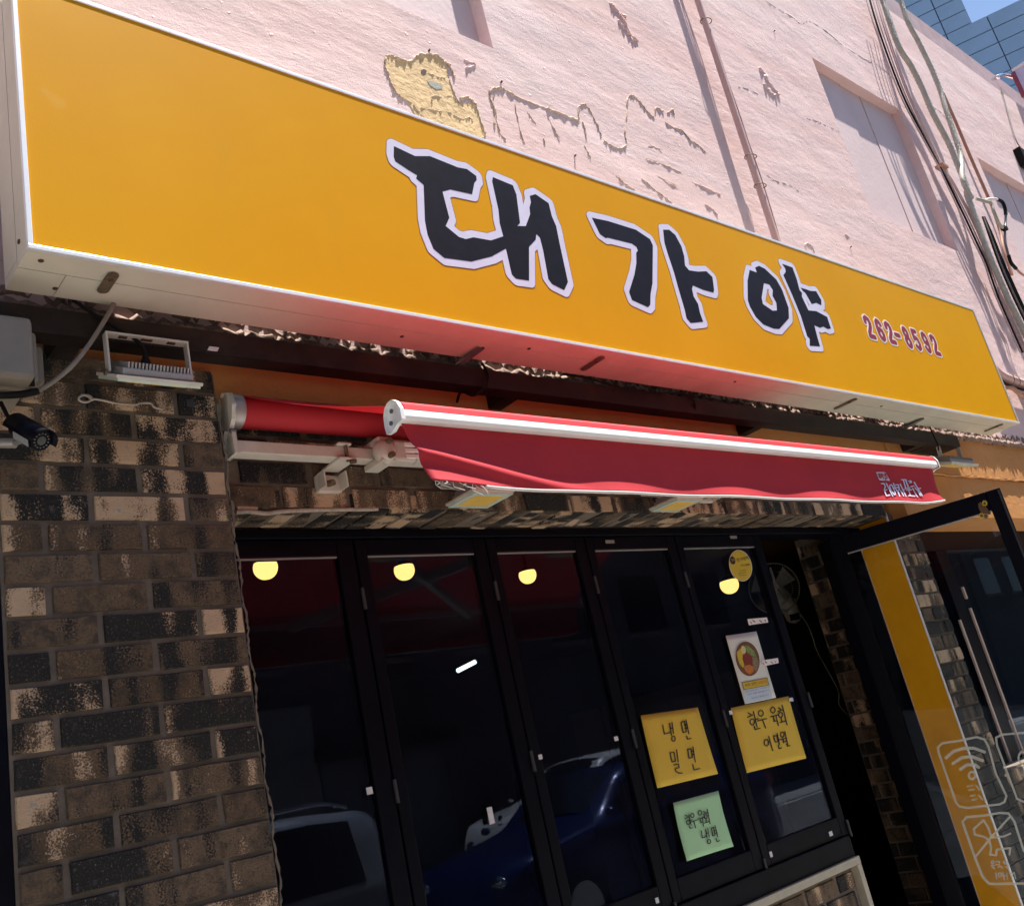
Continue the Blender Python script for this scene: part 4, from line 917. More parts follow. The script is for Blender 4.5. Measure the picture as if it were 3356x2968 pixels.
ptext('한우육회 추가 가능합니다', (655, 1475), (1180, 1365), 34, 'ink_grey'); ptext('한우 육회 4000원 추가', (705, 1540), (1165, 1440), 36, 'ink_grey'); ptext('면 추가 1000원 추가', (785, 1620), (1150, 1535), 36, 'ink_grey')
# round sticker
RS = crop(2060, 1640, 500)
st = ink(RS, [], 1, 'paper_white', None, 'round_sticker', YN - .0005, [e(1500, 870, 150, 214, -.26)]); tag(st, 'oval yellow pest control sticker at the top of the panel beside the entrance', 'sticker')
ink(RS, [], 1, 'sticker_yellow', st, 'print', YN - .001, [e(1500, 870, 143, 207, -.26)]); ink(RS, [], 1, 'ink', st, 'print', YN - .0015, [e(1395, 800, 36, 54, -.26)])
ptext('방구방역', (1452, 825), (1608, 790), 50, 'ink', 1, RS, st); ptext('1522-0809', (1500, 882), (1620, 870), 26, 'ink', 1, RS, st); ptext('방역', (1378, 822), (1418, 815), 40, 'sticker_yellow', 3, RS, st)
ptext('방구방역', (1490, 950), (1570, 938), 18, 'ink', 1, RS, st); ptext('종합방역회사', (1470, 985), (1575, 970), 18, 'ink', 1, RS, st); ptext('www', (1480, 1010), (1570, 1000), 10, 'ink', 1, RS, st)
# strips of printed tape
for lab, f, q in (('white strip of printed tape above the menu poster', crop(2400, 1700, 500), [(200, 1340), (462, 1318), (482, 1385), (222, 1422)]), ('torn white strip of printed tape at the right edge of the menu poster', PC, [(1005, 795), (1350, 745), (1368, 850), (1095, 908), (1030, 880)])):
    o = MB().prism([[P(*f(*p), YN - .004) for p in q]], (0, -1, 0), .0006).build('tape_strip', 'vinyl_cream', label=lab, cat='tape')
    c = [sum(p[0] for p in q) / len(q), sum(p[1] for p in q) / len(q)]; w_ = q[1][0] - q[0][0]
    ink(f, [[(c[0] + w_ * a, c[1] + w_ * d2), (c[0] + w_ * a + w_ * .03, c[1] + w_ * d2 + w_ * .05)] for a, d2 in ((-.36, .06), (-.25, -.04), (-.18, .0), (.1, -.04), (.17, .02), (.36, -.05))], w_ * .022, 'ink', o, 'print', YN - .0048)

# ================================================================== OPEN DOOR
Hh = Vector((4.207, .345, 0)); DD = Vector((.307, -.952, 0)).normalized(); DN = Vector((-DD.y * -1, 0, 0)); DN = Vector((DD.y, -DD.x, 0)).normalized(); DN = DN if DN.x < 0 else -DN
DW = .775; DZ1 = 2.318
def PD(px, py, lift=0.0):
    r = ray(px, py); o_ = Hh + DN * lift; tt = (o_ - CAM).dot(DN) / r.dot(DN); return CAM + r * tt
dr = thing('entrance_door', 'black framed glass door standing open at the right of the shop front', 'door')
def leaf(u0, u1, z0, z1, w0, w1, name, mat, bev=.003):
    c = Hh + DD * ((u0 + u1) / 2) + DN * ((w0 + w1) / 2) + Vector((0, 0, (z0 + z1) / 2))
    return MB().obox(c, DD, DN, (0, 0, 1), (u1 - u0) / 2, (w1 - w0) / 2, (z1 - z0) / 2).build(name, mat, dr, bevel=bev)
gl_z = PD(3000, 1745).z; ur = (PD(3249, 1670) - Hh).dot(DD)
leaf(0, .062, .15, DZ1, -.04, 0, 'stile', 'black_frame'); leaf(ur, DW, .15, DZ1, -.04, 0, 'stile', 'black_frame')
leaf(.0625, ur - .0005, gl_z, DZ1, -.04, 0, 'rail', 'black_frame'); leaf(.0625, ur - .0005, .15, .28, -.04, 0, 'rail', 'black_frame')
leaf(.0625, ur - .0005, gl_z - .006, gl_z - .0005, -.012, -.002, 'glazing_bead', 'alu_grey', .001)
leaf(.063, ur - .001, .2805, gl_z - .0065, -.024, -.016, 'pane', 'door_glass', 0)
leaf(DW - .012, DW - .004, .15, DZ1 - .01, -.001, .003, 'edge_seal', 'dark_seal', .001)
hd = leaf(ur + .01, ur + .035, .95, 1.35, .03, .05, 'handle', 'chrome', .006)
# etched symbols on the door glass
EC = crop(2950, 2400, 406, 1292); mb = MB()
et = [([(395, 150), (440, 110), (600, 85), (800, 45), (880, 70), (920, 140), (1000, 430), (1110, 660), (1090, 720), (1040, 745), (700, 785), (620, 770), (580, 720), (400, 200), (395, 150)], 11), ([(480, 260), (560, 190), (660, 160), (770, 160), (880, 200)], 16), ([(550, 320), (640, 260), (740, 245), (860, 290)], 16), ([(630, 380), (700, 330), (780, 335), (820, 360)], 16), (ell(750, 445, 34, 38), 11),
      ([(1290, 1230), (1190, 920), (1130, 840), (1040, 835), (850, 865), (690, 880), (650, 930), (780, 1300), (860, 1500), (930, 1575), (1290, 1570)], 12), ([(930, 1120), (880, 1085), (780, 1060), (770, 1000), (870, 910), (920, 990), (950, 1080)], 10), ([(1140, 880), (940, 1100), (780, 1300)], 11), ([(930, 1120), (950, 1200), (940, 1270), (1000, 1275), (1010, 1215), (1150, 1200), (1140, 1270)], 10), ([(960, 1090), (1080, 1080), (1150, 1050)], 10),
      ([(1290, 0), (1060, 20), (1000, 50), (1010, 130), (1220, 690), (1290, 720)], 11), (ell(1275, 260, 40, 60), 10)]
for k, s_ in enumerate((ell(965, 1350, 14, 14), [(950, 1385), (990, 1385)], [(960, 1400), (985, 1415)], [(1000, 1340), (1035, 1340), (1035, 1375), (1000, 1370)], [(1020, 1400), (1050, 1390), (1070, 1410)], ell(1095, 1350, 13, 16), [(1120, 1335), (1130, 1400)], [(1100, 1395), (1125, 1415)], [(1000, 1460), (1005, 1520)], ell(1040, 1480, 16, 20), [(1070, 1455), (1085, 1530)], [(1080, 1490), (1100, 1490)], [(1110, 1460), (1120, 1525)], [(1140, 1465), (1180, 1460), (1160, 1510)], [(1190, 1455), (1205, 1520)])): et.append((s_, 6))
for k, s_ in enumerate(([(700, 560), (760, 545)], [(720, 600), (770, 590)], [(790, 545), (830, 600)], [(735, 660), (780, 650)], [(750, 700), (800, 690)], [(820, 650), (860, 700)])): et.append((s_, 7))
for k, (s_, r) in enumerate(et):
    for g in islands(grown([], [(s_, r)], 0, 110)): mb.prism([[PD(*EC(*p), -.0155 + .00002 * k) for p in l] for l in g], DN, .0003)
mb.build('etched_symbols', 'frost_film', dr)
# sunflower sticker on the door corner
FC = crop(3130, 1600, 226, 1135)
sf = thing('sunflower_sticker', 'sunflower sticker at the upper outer corner of the open door', 'sticker')
def stk(pts, mat, lift, name): MB().prism([[PD(*FC(*p), lift) for p in pts]], DN, .0004).build(name, mat, sf)
stk([(380, 250), (420, 220), (460, 290), (520, 310), (540, 350), (590, 400), (585, 430), (520, 420), (440, 420), (390, 330)], 'food_brown', .0008, 'leaf')
for cx, cy in ((487, 245), (437, 450), (508, 455)):
    for k in range(10):
        a = 2 * math.pi * k / 10; stk(ell(cx + 33 * math.cos(a), cy + 33 * math.sin(a), 19, 9, a, 8)[:-1], 'petal' if cx != 508 else 'food_noodle', .0012 + .0002 * (k % 2), 'petal')
    stk(ell(cx, cy, 24, 24)[:-1], 'food_brown', .0022, 'flower_heart')

# ================================================================== LAMPS OUTSIDE
def flood(name_lab, c, tx, ty, tz, w_, h_, cabl=None):
    """tx along the width, ty along the height of the face, tz the way the light shines"""
    f = thing('flood_light', name_lab, 'floodlight'); c = Vector(c); tx, ty, tz = (Vector(v_).normalized() for v_ in (tx, ty, tz))
    MB().obox(c + tz * .016, tx, ty, tz, w_ / 2, h_ / 2, .003).build('lens', 'glass_mint', f)
    MB().obox(c + tz * .0195, tx, ty, tz, w_ * .36, h_ * .34, .0006).build('led_panel', 'led_yellow', f)
    MB().obox(c + tz * .009, tx, ty, tz, w_ / 2 + .004, h_ / 2 + .004, .0038).build('rim', 'white_powder', f, bevel=.001)
    MB().obox(c - tz * .003, tx, ty, tz, w_ / 2 - .012, h_ / 2 - .010, .008).build('housing', 'alu_grey', f, bevel=.004)
    for k in range(18):
        MB().obox(c - tz * .017 + tx * ((k - 8.5) * (w_ - .05) / 17), tx, ty, tz, .0018, h_ / 2 - .014, .0065).build('cooling_fin', 'alu_grey', f)
    return f, c
def yoke(f, c, tx, dirv, w_, L):
    c = Vector(c); tx = Vector(tx).normalized(); dirv = Vector(dirv).normalized(); sd = tx.cross(dirv)
    for s_ in (-1, 1): MB().obox(c + tx * s_ * (w_ / 2 + .003) + dirv * (L / 2), tx, sd, dirv, .002, .010, L / 2).build('yoke_leg', 'white_powder', f)
    MB().obox(c + dirv * L, tx, sd, dirv, w_ / 2 + .005, .011, .002).build('yoke_bridge', 'white_powder', f)
    for s_ in (-.3, 0, .32): MB().obox(c + dirv * (L - .0025) + tx * s_ * w_, tx, sd, dirv, .012 if s_ == 0 else .009, .005, .0008).build('slot', 'rust_screw', f)
    for s_ in (-1, 1): MB().cyl(c + tx * s_ * (w_ / 2 + .004), c + tx * s_ * (w_ / 2 + .012), .007, 8).build('knob', 'rusty_plate', f)
Z6 = crop(0, 900, 700)
c = P(*Z6(1440, 960), -.14)
f, c = flood('floodlight with cooling fins hanging from the beam above the left pier', c, (1, 0, .0), (0, .80, .42), (0, .42, -.80), .178, .12)
yoke(f, c + Vector((0, .0, -.004)), (1, 0, 0), (0, .02, 1), .172, .092)
cabl = [P(*Z6(700, 245), -.10), P(*Z6(1000, 440), -.128), P(*Z6(1250, 590), -.135), P(*Z6(1360, 680), -.14), P(*Z6(1392, 780), -.14), P(*Z6(1395, 850), -.14)]
MB().tube(smooth_path(cabl, 5), .0042, 8).build('power_cable', 'black_rubber', f)
MB().cyl(P(*Z6(1392, 780), -.14), P(*Z6(1398, 880), -.138), .006, 10, .014).build('cable_gland', 'black_rubber', f)
for k, (il, ir, lab) in enumerate((((1457, 1642), (1600, 1651), 'square floodlight shining down behind the torn end of the awning valance'), ((2125, 1661), (2217, 1664), 'square floodlight shining down behind the middle of the awning valance'))):
    pl = P(*il, .055); pr = P(*ir, .055); cc = (pl + pr) / 2 + Vector((0, -.062, .002))
    f, c = flood(lab, cc, (1, 0, 0), (0, 1, .0), (0, 0, -1), (pr - pl).length * .9, .125)
    MB().bar(c + Vector((-.05, .02, .02)), (c.x - .05, .088, c.z + .07), .016, .004).build('mount', 'white_powder', f)
    MB().bar(c + Vector((.05, .02, .02)), (c.x + .05, .088, c.z + .07), .016, .004).build('mount', 'white_powder', f)
    MB().box(c.x - .06, c.x + .06, .082, .0885, c.z + .05, c.z + .09).build('mount_plate', 'white_powder', f)
R3 = crop(3000, 1180, 356, 1694); c = P(*R3(580, 1590), -.085)
f, c = flood('floodlight hanging from the right end of the beam', c, (1, 0, 0), (0, .93, .30), (0, .30, -.93), .30, .12)
yoke(f, c, (1, 0, 0), (-.12, -.10, 1), .22, .105)
MB().tube(smooth_path([P(*R3(225, 1040), -.13), P(*R3(290, 1190), -.135), P(*R3(350, 1320), -.13), P(*R3(360, 1400), -.11)], 5), .004, 8).build('power_cable', 'black_rubber', f)

# ================================================================== JUNCTION BOX, CAMERA, CABLES AT THE LEFT
jb = thing('junction_box', 'grey plastic junction box under the beam at the left edge', 'box')
MB().box(.25, .588, -.085, -.001, 2.553, 2.642).build('box_base', 'grey_plastic', jb, bevel=.008)
MB().box(.25, .560, -.14, -.0855, 2.526, 2.640).build('box_body', 'grey_plastic', jb, bevel=.008)
MB().box(.25, .536, -.20, -.145, 2.503, 2.638).build('box_lid', 'grey_plastic', jb, bevel=.010)
MB().box(.252, .549, -.1448, -.1405, 2.515, 2.637).build('lid_seal', 'black_rubber', jb)
MB().box(.40, .54, -.09, -.003, 2.515, 2.5525).build('foot', 'grey_plastic', jb, bevel=.004)
V5 = crop(0, 1050, 260, 1093)
MB().tube(smooth_path([P(*V5(-200, 1010), -.18), P(*V5(0, 1030), -.17), P(*V5(250, 1020), -.15), P(*V5(440, 990), -.11), P(*V5(510, 975), -.08)], 6), .0075, 8).build('black_cable', 'black_rubber', label='thick black cable running under the junction box', cat='cable')
MB().tube(smooth_path([P(*V5(490, 985), -.085), P(*Z6(500, 1030), -.105), P(*Z6(680, 880), -.125), P(*Z6(800, 740), -.135), P(*Z6(900, 600), -.14), P(*Z6(1000, 440), -.14), P(*Z6(1060, 340), -.135), P(*Z6(1088, 280), -.125)], 6), .0052, 8).build('grey_cable', 'cable_grey', label='grey cable rising from the junction box across the beam to the sign', cat='cable')
cc = thing('security_camera', 'black bullet security camera on the left brick pier', 'camera')
b0 = P(*V5(250, 1470), -.15); b1 = P(*V5(545, 1640), -.205); dv = (b1 - b0).normalized(); rad = .0195
MB().tube([b0 - dv * .004, b0, b1], rad, 24, rf=lambda i: rad * .8 if i == 0 else rad).build('body', 'black_rubber', cc)
MB().tube([b1, b1 + dv * .006], rad + .001, 24, caps=True).build('lens_ring', 'black_frame', cc)
MB().tube([b1 + dv * .0062, b1 + dv * .0072], rad * .45, 18).build('lens', 'car_glass', cc)
sdv = dv.cross(Vector((0, 0, 1))).normalized(); upv = sdv.cross(dv).normalized()
for k in range(14):
    a = 2 * math.pi * k / 14; q = b1 + dv * .0068 + (sdv * math.cos(a) + upv * math.sin(a)) * rad * .72; MB().ball(q, .0020, 6, 4).build('led', 'steel_grey', cc)
hood = MB(); n = 14; vs = []
for s_ in (0, 1):
    for k in range(n + 1):
        a = math.radians(-10 + 200 * k / n); vs.append(b0 - dv * .010 + dv * s_ * ((b1 - b0).length + .028) + (sdv * math.cos(a) + upv * math.sin(a)) * (rad + .0045))
hood.add(vs, [(k, k + 1, n + 2 + k, n + 1 + k) for k in range(n)], True); o = hood.build('sun_hood', 'black_frame', cc); sd = o.modifiers.new('s', 'SOLIDIFY'); sd.thickness = .002
vd = (CAM - b0).normalized(); e1 = (vd - dv * vd.dot(dv)).normalized(); e2 = dv.cross(e1)
q = b0 + dv * .045 + (e1 * .80 - upv * .60).normalized() * (rad + .0008); nn = (q - (b0 + dv * .045)).normalized(); t2 = nn.cross(dv).normalized()
MB().obox(q, dv, t2, nn, .026, .011, .0004).build('type_label', 'label_paper', cc)
q = b0 + dv * .055 + (e1 * .9 + upv * .35).normalized() * (rad + .0012); nn = (q - (b0 + dv * .055)).normalized(); t2 = nn.cross(dv).normalized(); t2 = t2 if t2.z > 0 else -t2
mb = MB(); text_mesh(mb, 'KTelecop', q - dv * .014, dv, t2, .006, nn, .0004, .034); mb.build('lettering', 'label_paper', cc)
MB().tube([P(*V5(-100, 1690), -.07), P(*V5(210, 1690), -.10)], .010, 12).build('mount_arm', 'alu_grey', cc); MB().tube([P(*V5(200, 1690), -.10), b0 + dv * .02 - Vector((0, 0, rad))], .006, 8).build('mount_knuckle', 'alu_grey', cc)
MB().tube(smooth_path([P(*V5(10, 1130), -.13), P(*V5(60, 1230), -.14), P(*V5(110, 1320), -.15), b0], 5), .004, 8).build('cable', 'black_rubber', cc)
# thin clear strip of old sealant and a cable clip on the pier
pts = [P(*Z6(*p), -.004) for p in ((760, 1170), (790, 1150), (840, 1165), (880, 1200), (900, 1190), (1000, 1205), (1080, 1225), (1200, 1240), (1300, 1245), (1340, 1230), (1440, 1230), (1480, 1270), (1560, 1285))]
o = MB().tube(smooth_path(pts, 5), .0028, 6).build('sealant_strip', 'mortar_light', label='thin wavy bead of old sealant across the upper bricks of the left pier', cat='sealant')
MB().tube([P(*Z6(*p), -.004) for p in ell(815, 1185, 62, 34)], .0028, 6).build('sealant_ring', 'mortar_light', o)
MB().box(*(lambda q: (q.x - .009, q.x + .009, -.006, -.002, q.z - .009, q.z + .009))(P(*Z6(1820, 1230), -.003))).build('cable_clip', 'dark_seal', label='small dark cable clip near the corner of the left pier', cat='clip')
# loose wires under the sign
MB().tube(smooth_path([P(*C5(840, 530), -.11), P(*C5(875, 600), -.13), P(*C5(860, 670), -.14), P(*C5(790, 720), -.12), P(*C5(715, 700), -.06), P(*C5(690, 760), .01)], 6), .0042, 8).build('loose_wire', 'black_rubber', label='dark wire looping down below the beam behind the awning bar', cat='cable')
MB().tube(smooth_path([P(*C5(1320, 592), -.10), P(*C5(1480, 620), -.125), P(*C5(1680, 680), -.13), P(*C5(1900, 708), -.128), P(*C5(2060, 700), -.12)], 6), .0035, 8).build('black_wire', 'black_rubber', label='thin black wire sagging in front of the beam below the sign middle', cat='cable')
MB().tube(smooth_path([P(*C6(-10, 700), -.13), P(*C6(60, 740), -.13), P(*C6(75, 800), -.12), P(*C6(40, 840), -.09)], 6), .0045, 8).build('loose_wire', 'black_rubber', label='short dark wire hanging from the beam above the awning centre', cat='cable')

# ================================================================== PIPES AND CABLES ON THE PINK WALL
pi = thing('drain_pipe', 'thin pink painted pipe with tied cables right of the plaster scars', 'pipe')
def zline(f, a, b2, y): return P(*f(*a), y), P(*f(*b2), y)
pa, pb = zline(C3, (92, 0), (556, 1415), -.065)
dvv = (pa - pb).normalized(); pb = pb - dvv * .5; pa = pa + dvv * 2.2
MB().tube([pb, pa], .0165, 16).build('pipe', 'pink_pipe', pi)
for k, off in enumerate((.026, .034, .040)):
    rnd = random.Random(k); w = [pb + (pa - pb) * (j / 40) + Vector((off + .006 * math.sin(j * .5 + k * 2), .008 + .01 * math.sin(j * .33 + k), 0)) for j in range(41)]
    MB().tube(smooth_path(w, 3), .0038, 6).build('cable', 'cable_painted', pi)
for p in ((150, 135), (405, 940), (490, 1125)):
    q = P(*C3(*p), -.065); q = pb + (pa - pb) * ((q.z - pb.z) / (pa.z - pb.z)); w = [q + Vector((.010 + .034 * math.cos(a), .026 * math.sin(a) - .002, .004 * math.sin(a))) for a in (2 * math.pi * j / 18 for j in range(19))]
    MB().tube(w, .0026, 6).build('tie_wire', 'rusty_plate', pi)
# spiral wrapped cables
def wrapped(pts, r, lab, y=-.10):
    e_ = thing('wrapped_cable', lab, 'cable', 'spiral wrapped cables at the right of the pink wall')
    w = smooth_path([P(*p, y) for p in pts], 14); MB().tube(w, r, 12).build('sleeve', 'wrap_grey', e_)
    sp = []; L = 0.0
    for i in range(len(w) - 1):
        d = w[i + 1] - w[i]; n_ = max(1, int(d.length / .006)); dn = d.normalized(); a_ = dn.orthogonal().normalized(); c_ = dn.cross(a_)
        for j in range(n_): L += d.length / n_; an = L / .030 * 2 * math.pi; sp.append(w[i] + d * (j / n_) + (Vector((0, 0, 0)) + (Vector((1, 0, 0)) * math.cos(an) + Vector((0, 1, 0)) * math.sin(an)) * (r + .001)))
    MB().tube(sp, .0032, 5).build('spiral_wrap', 'wrap_grey', e_); return e_
Z4 = crop(2700, 0, 656); E8 = crop(3000, 560, 356, 1463)
up1 = [C3(1150, -170), C3(1200, 0), C3(1240, 130), C3(1300, 290), C3(1370, 400), C3(1440, 540), C3(1500, 680), C3(1590, 850), C3(1645, 980), C3(1700, 1120), E8(700, 330), E8(850, 750), E8(1000, 1150), E8(1130, 1450), E8(1290, 1808), (3356, 1085), (3395, 1180)]
wrapped(up1, .0195, 'left grey spiral wrapped cable running down the right of the pink wall')
up2 = [Z4(700, -180), Z4(780, 0), Z4(860, 230), Z4(960, 420), Z4(1030, 560), Z4(1110, 730), Z4(1190, 930), Z4(1250, 1130), Z4(1340, 1400), Z4(1400, 1600), E8(640, 120), E8(760, 380)]
wrapped(up2, .0180, 'right grey spiral wrapped cable that joins the other near the second boarded window', -.115)
cb = thing('cable_bundle', 'bundle of thin painted and black cables left of the wrapped ones', 'cable')
for k, (o1, mat) in enumerate(((0, 'cable_painted'), (9, 'black_rubber'), (18, 'cable_painted'), (27, 'cable_painted'), (33, 'cable_painted'))):
    w = [P(*C3(1085 + o1 * 2.2, -60), -.075 - .006 * (k % 2)), P(*C3(1160 + o1 * 2, 190), -.08), P(*C3(1300 + o1 * 1.7, 560), -.07 - .005 * (k % 3)), P(*C3(1440 + o1 * 1.2, 830), -.075), P(*C3(1535 + o1 * .7, 1000), -.07), P(*E8(400 + o1 * 3, 130), -.07), P(*E8(620 + o1 * 4, 600), -.072), P(*E8(760 + o1 * 4, 900), -.07), P(*E8(930 + o1 * 3, 1250), -.075), P(*E8(1010 + o1 * 4, 1500), -.07), P(*E8(1130 + o1 * 3, 1800), -.07), (lambda q: q + Vector((.02, 0, -.35)))(P(*E8(1130 + o1 * 3, 1800), -.07))]
    MB().tube(smooth_path(w, 6), .0055 if mat != 'black_rubber' else .007, 7).build('cable', mat, cb)
q = P(*C3(1552, 1000), -.07); MB().obox(q, (1, 0, 0), (0, 1, 0), (0, 0, 1), .045, .03, .012).build('cable_clamp', 'brown_conduit', cb, bevel=.004)
cb2 = thing('cable_bundle', 'bundle of black cables right of the wrapped cable, next to the third boarded window', 'cable')
for k in range(4):
    w = [P(*E8(905 + 8 * k, 620), -.06), P(*E8(985 + 16 * k, 850), -.065), P(*E8(1100 + 22 * k, 1180), -.06), P(*E8(1230 + 26 * k, 1500), -.065), P(*E8(1370 + 26 * k, 1808), -.06), (lambda q: q + Vector((.06, 0, -.4)))(P(*E8(1370 + 26 * k, 1808), -.06))]
    MB().tube(smooth_path(w, 6), .0065, 7).build('cable', 'black_rubber' if k != 1 else 'cable_grey', cb2)
bp = [P(*C3(1560, 560), -.03), P(*C3(1640, 740), -.03), P(*C3(1720, 930), -.03), P(*C3(1830, 1180), -.03), P(*E8(1010, 420), -.03), P(*E8(1140, 800), -.03), P(*E8(1190, 1050), -.03), P(*E8(1300, 1400), -.03)]
MB().tube(smooth_path(bp, 5), .012, 10).build('brown_conduit', 'brown_conduit', label='slim brown conduit beside the third boarded window', cat='conduit')
yc = thing('cable_joint', 'white cable branching into black tape joints in front of the third boarded window', 'cable')
MB().tube(smooth_path([P(*E8(820, 375), -.11), P(*E8(940, 410), -.14), P(*E8(1020, 440), -.15), P(*E8(1060, 560), -.15), P(*E8(1130, 720), -.14), P(*E8(1190, 770), -.13)], 6), .012, 10).build('white_cable', 'wrap_grey', yc)
MB().tube(smooth_path([P(*E8(940, 395), -.14), P(*E8(1010, 375), -.15), P(*E8(1110, 385), -.15)], 6), .009, 10).build('white_cable', 'vinyl_cream', yc)
MB().tube(smooth_path([P(*E8(1105, 385), -.15), P(*E8(1170, 420), -.15), P(*E8(1205, 500), -.145), P(*E8(1218, 590), -.14)], 6), .0125, 10).build('taped_joint', 'black_rubber', yc)
MB().tube(smooth_path([P(*E8(1218, 585), -.14), P(*E8(1215, 700), -.13), P(*E8(1205, 850), -.125), P(*E8(1215, 980), -.12), P(*E8(1255, 1145), -.11)], 6), .009, 10).build('grey_cable', 'steel_grey', yc)
MB().tube(smooth_path([P(*E8(1255, 1140), -.11), P(*E8(1290, 1240), -.105), P(*E8(1355, 1315), -.10)], 6), .0125, 10).build('taped_joint', 'black_rubber', yc)
MB().tube(smooth_path([P(*E8(1350, 1310), -.10), P(*E8(1420, 1380), -.095), P(*E8(1500, 1430), -.09)], 6), .008, 10).build('brown_tail', 'brown_conduit', yc)
MB().obox(P(*E8(1195, 775), -.13), (1, 0, 0), (0, 1, 0), (0, 0, 1), .03, .016, .014).build('tie', 'black_rubber', yc)
# salmon pipe and wiring right of the sign
sp = thing('salmon_conduit', 'salmon painted conduit with tie wires leaving the right end of the sign', 'conduit')
w = [P(*R3(1180, 90), -.05), P(*R3(1320, 215), -.05), P(*R3(1450, 280), -.05), P(*R3(1694, 360), -.05), P(*R3(1900, 430), -.05)]
MB().tube(smooth_path(w, 6), .024, 14).build('pipe', 'pink_pipe', sp)
MB().tube(smooth_path([q + Vector((0, .01, -.038)) for q in w], 6), .012, 10).build('cable', 'brown_conduit', sp); MB().tube(smooth_path([q + Vector((0, .0, -.055)) for q in w], 6), .008, 8).build('cable', 'black_rubber', sp)
for p in ((1440, 280), (1530, 310)):
    q = P(*R3(*p), -.05); MB().tube([q + Vector((0, .036 * math.cos(a), -.012 + .04 * math.sin(a))) for a in (2 * math.pi * j / 16 for j in range(17))], .0025, 6).build('tie_wire', 'rusty_plate', sp)
MB().tube(smooth_path([P(*R3(1430, 420), -.04), P(*R3(1520, 440), -.05), P(*R3(1590, 500), -.05), P(*R3(1680, 560), -.04)], 6), .014, 8).build('flex_tail', 'brown_conduit', sp)
# small black device and a wire up the wall
bk = thing('black_box', 'small black cable box high on the wall at the right edge', 'box')
q = P(3352, 520, -.03); MB().obox(q, (1, 0, 0), (0, 1, 0), (0, 0, 1), .07, .03, .09).build('case', 'black_rubber', bk, bevel=.006)
T31 = crop(3100, 0, 256, 857)
MB().tube(smooth_path([P(*T31(820, 1620), -.02), P(*T31(770, 1540), -.015), P(*T31(700, 1310), -.012), P(*T31(640, 1090), -.012), P(*T31(600, 960), -.012)], 5), .005, 6).build('wire', 'cable_grey', bk)
ps = thing('projecting_sign', 'projecting sign with pale face and dark red edge at the upper right', 'sign')
SX = 9.6; q0 = PX(*T31(712, 810), SX); q1 = PX(*T31(850, 1070), SX); q2 = PX(*T31(757, 785), SX)
ew = abs(q2.y - q0.y)
MB().box(SX, SX + .16, q0.y - ew - .9, q0.y - ew, q1.z, q0.z).build('face_panel', 'purple_panel', ps)
MB().box(SX - .01, SX + .17, q0.y - ew + .0005, q0.y, q1.z, q0.z).build('edge_panel', 'red_edge', ps, bevel=.005)
MB().box(SX - .01, SX + .17, q0.y - ew - .9, q0.y - .02, q0.z + .001, q0.z + .03).build('top_cap', 'vinyl_cream', ps)
pe = P(*T31(520, 868), .06)
MB().tube(smooth_path([q0 + Vector((.08, 0, -.02)), PX(*T31(640, 826), SX - .05), PX(*T31(570, 846), SX - .4), pe], 6), .02, 8).build('bracket', 'chrome', ps)

# ================================================================== INSIDE
glab = ['leftmost glowing globe lamp behind the first glass panel', 'second glowing globe lamp from the left', 'third glowing globe lamp from the left', 'glowing globe lamp beside the oval yellow sticker']
for (x, y, yy, rp_), lab in zip(((870, 1860, 1.0, 40), (1325, 1868, 1.09, 34), (1729, 1884, 1.264, 29), (2390, 1915, 1.756, 31)), glab):
    q = P(x, y, yy); r = rp_ / FPX * (q - CAM).dot(FWD); g = thing('globe_lamp', lab, 'lamp', 'globe lamps in the dining room')
    MB().ball(q, r, 24, 14, z1=.42).build('globe', 'globe_glow', g)
    MB().ball(q, r * 1.06, 24, 6, z0=.40, z1=1).build('cap', 'black_frame', g); MB().tube([q + Vector((0, 0, r)), (q.x, q.y, 2.619)], .006, 8).build('stem', 'black_frame', g)
q0, q1 = P(1500, 2197, 3.2), P(1557, 2168, 3.2); tl_ = thing('tube_lamp', 'short bright white tube lamp deep inside the second panel', 'lamp')
MB().tube([q0, q1], .015, 12).build('tube', 'tube_glow', tl_); MB().tube([q1, q1 + (q1 - q0).normalized() * .012], .0155, 12).build('end_cap', 'steel_grey', tl_)
q = P(2582, 1823, 2.4); tl_ = thing('ceiling_lamp', 'flat bright ceiling lamp seen through the open entrance', 'lamp')
MB().box(q.x - .20, q.x + .10, q.y - .12, q.y + .12, q.z, q.z + .03).build('diffuser', 'box_glow', tl_); MB().box(q.x - .22, q.x + .12, q.y - .14, q.y + .14, q.z + .0305, q.z + .06).build('housing', 'fan_white', tl_)
MB().tube([(q.x, q.y, q.z + .06), (q.x, q.y, 2.62)], .01, 8).build('stem', 'fan_white', tl_)
fn = thing('wall_fan', 'pale wall fan with wire guard seen through the entrance', 'fan'); K = crop(2400, 1700, 500)
fc = P(*K(560, 930), 1.35); fr_ = 82 / FPX * (fc - CAM).dot(FWD); axn = (CAM - fc).normalized(); axn = (axn + Vector((0, -.25, -.15))).normalized(); ea = axn.cross(Vector((0, 0, 1))).normalized(); eb = ea.cross(axn)
cir = lambda r, dpt, n=40: [fc + axn * dpt + (ea * math.cos(a) + eb * math.sin(a)) * r for a in (2 * math.pi * k / n for k in range(n + 1))]
for r, dpt in ((fr_, 0), (fr_ * .68, .03), (fr_ * .2, .045)): MB().tube(cir(r, dpt), .004 if r == fr_ else .002, 6).build('guard_ring', 'fan_wire', fn)
mb = MB()
for k in range(64):
    a = 2 * math.pi * k / 64; d = ea * math.cos(a) + eb * math.sin(a)
    mb.tube([fc + d * fr_ * .2 + axn * .045, fc + d * fr_ * .68 + axn * .03, fc + d * fr_], .0012, 4)
mb.build('guard_wires', 'fan_wire', fn, kind='stuff')
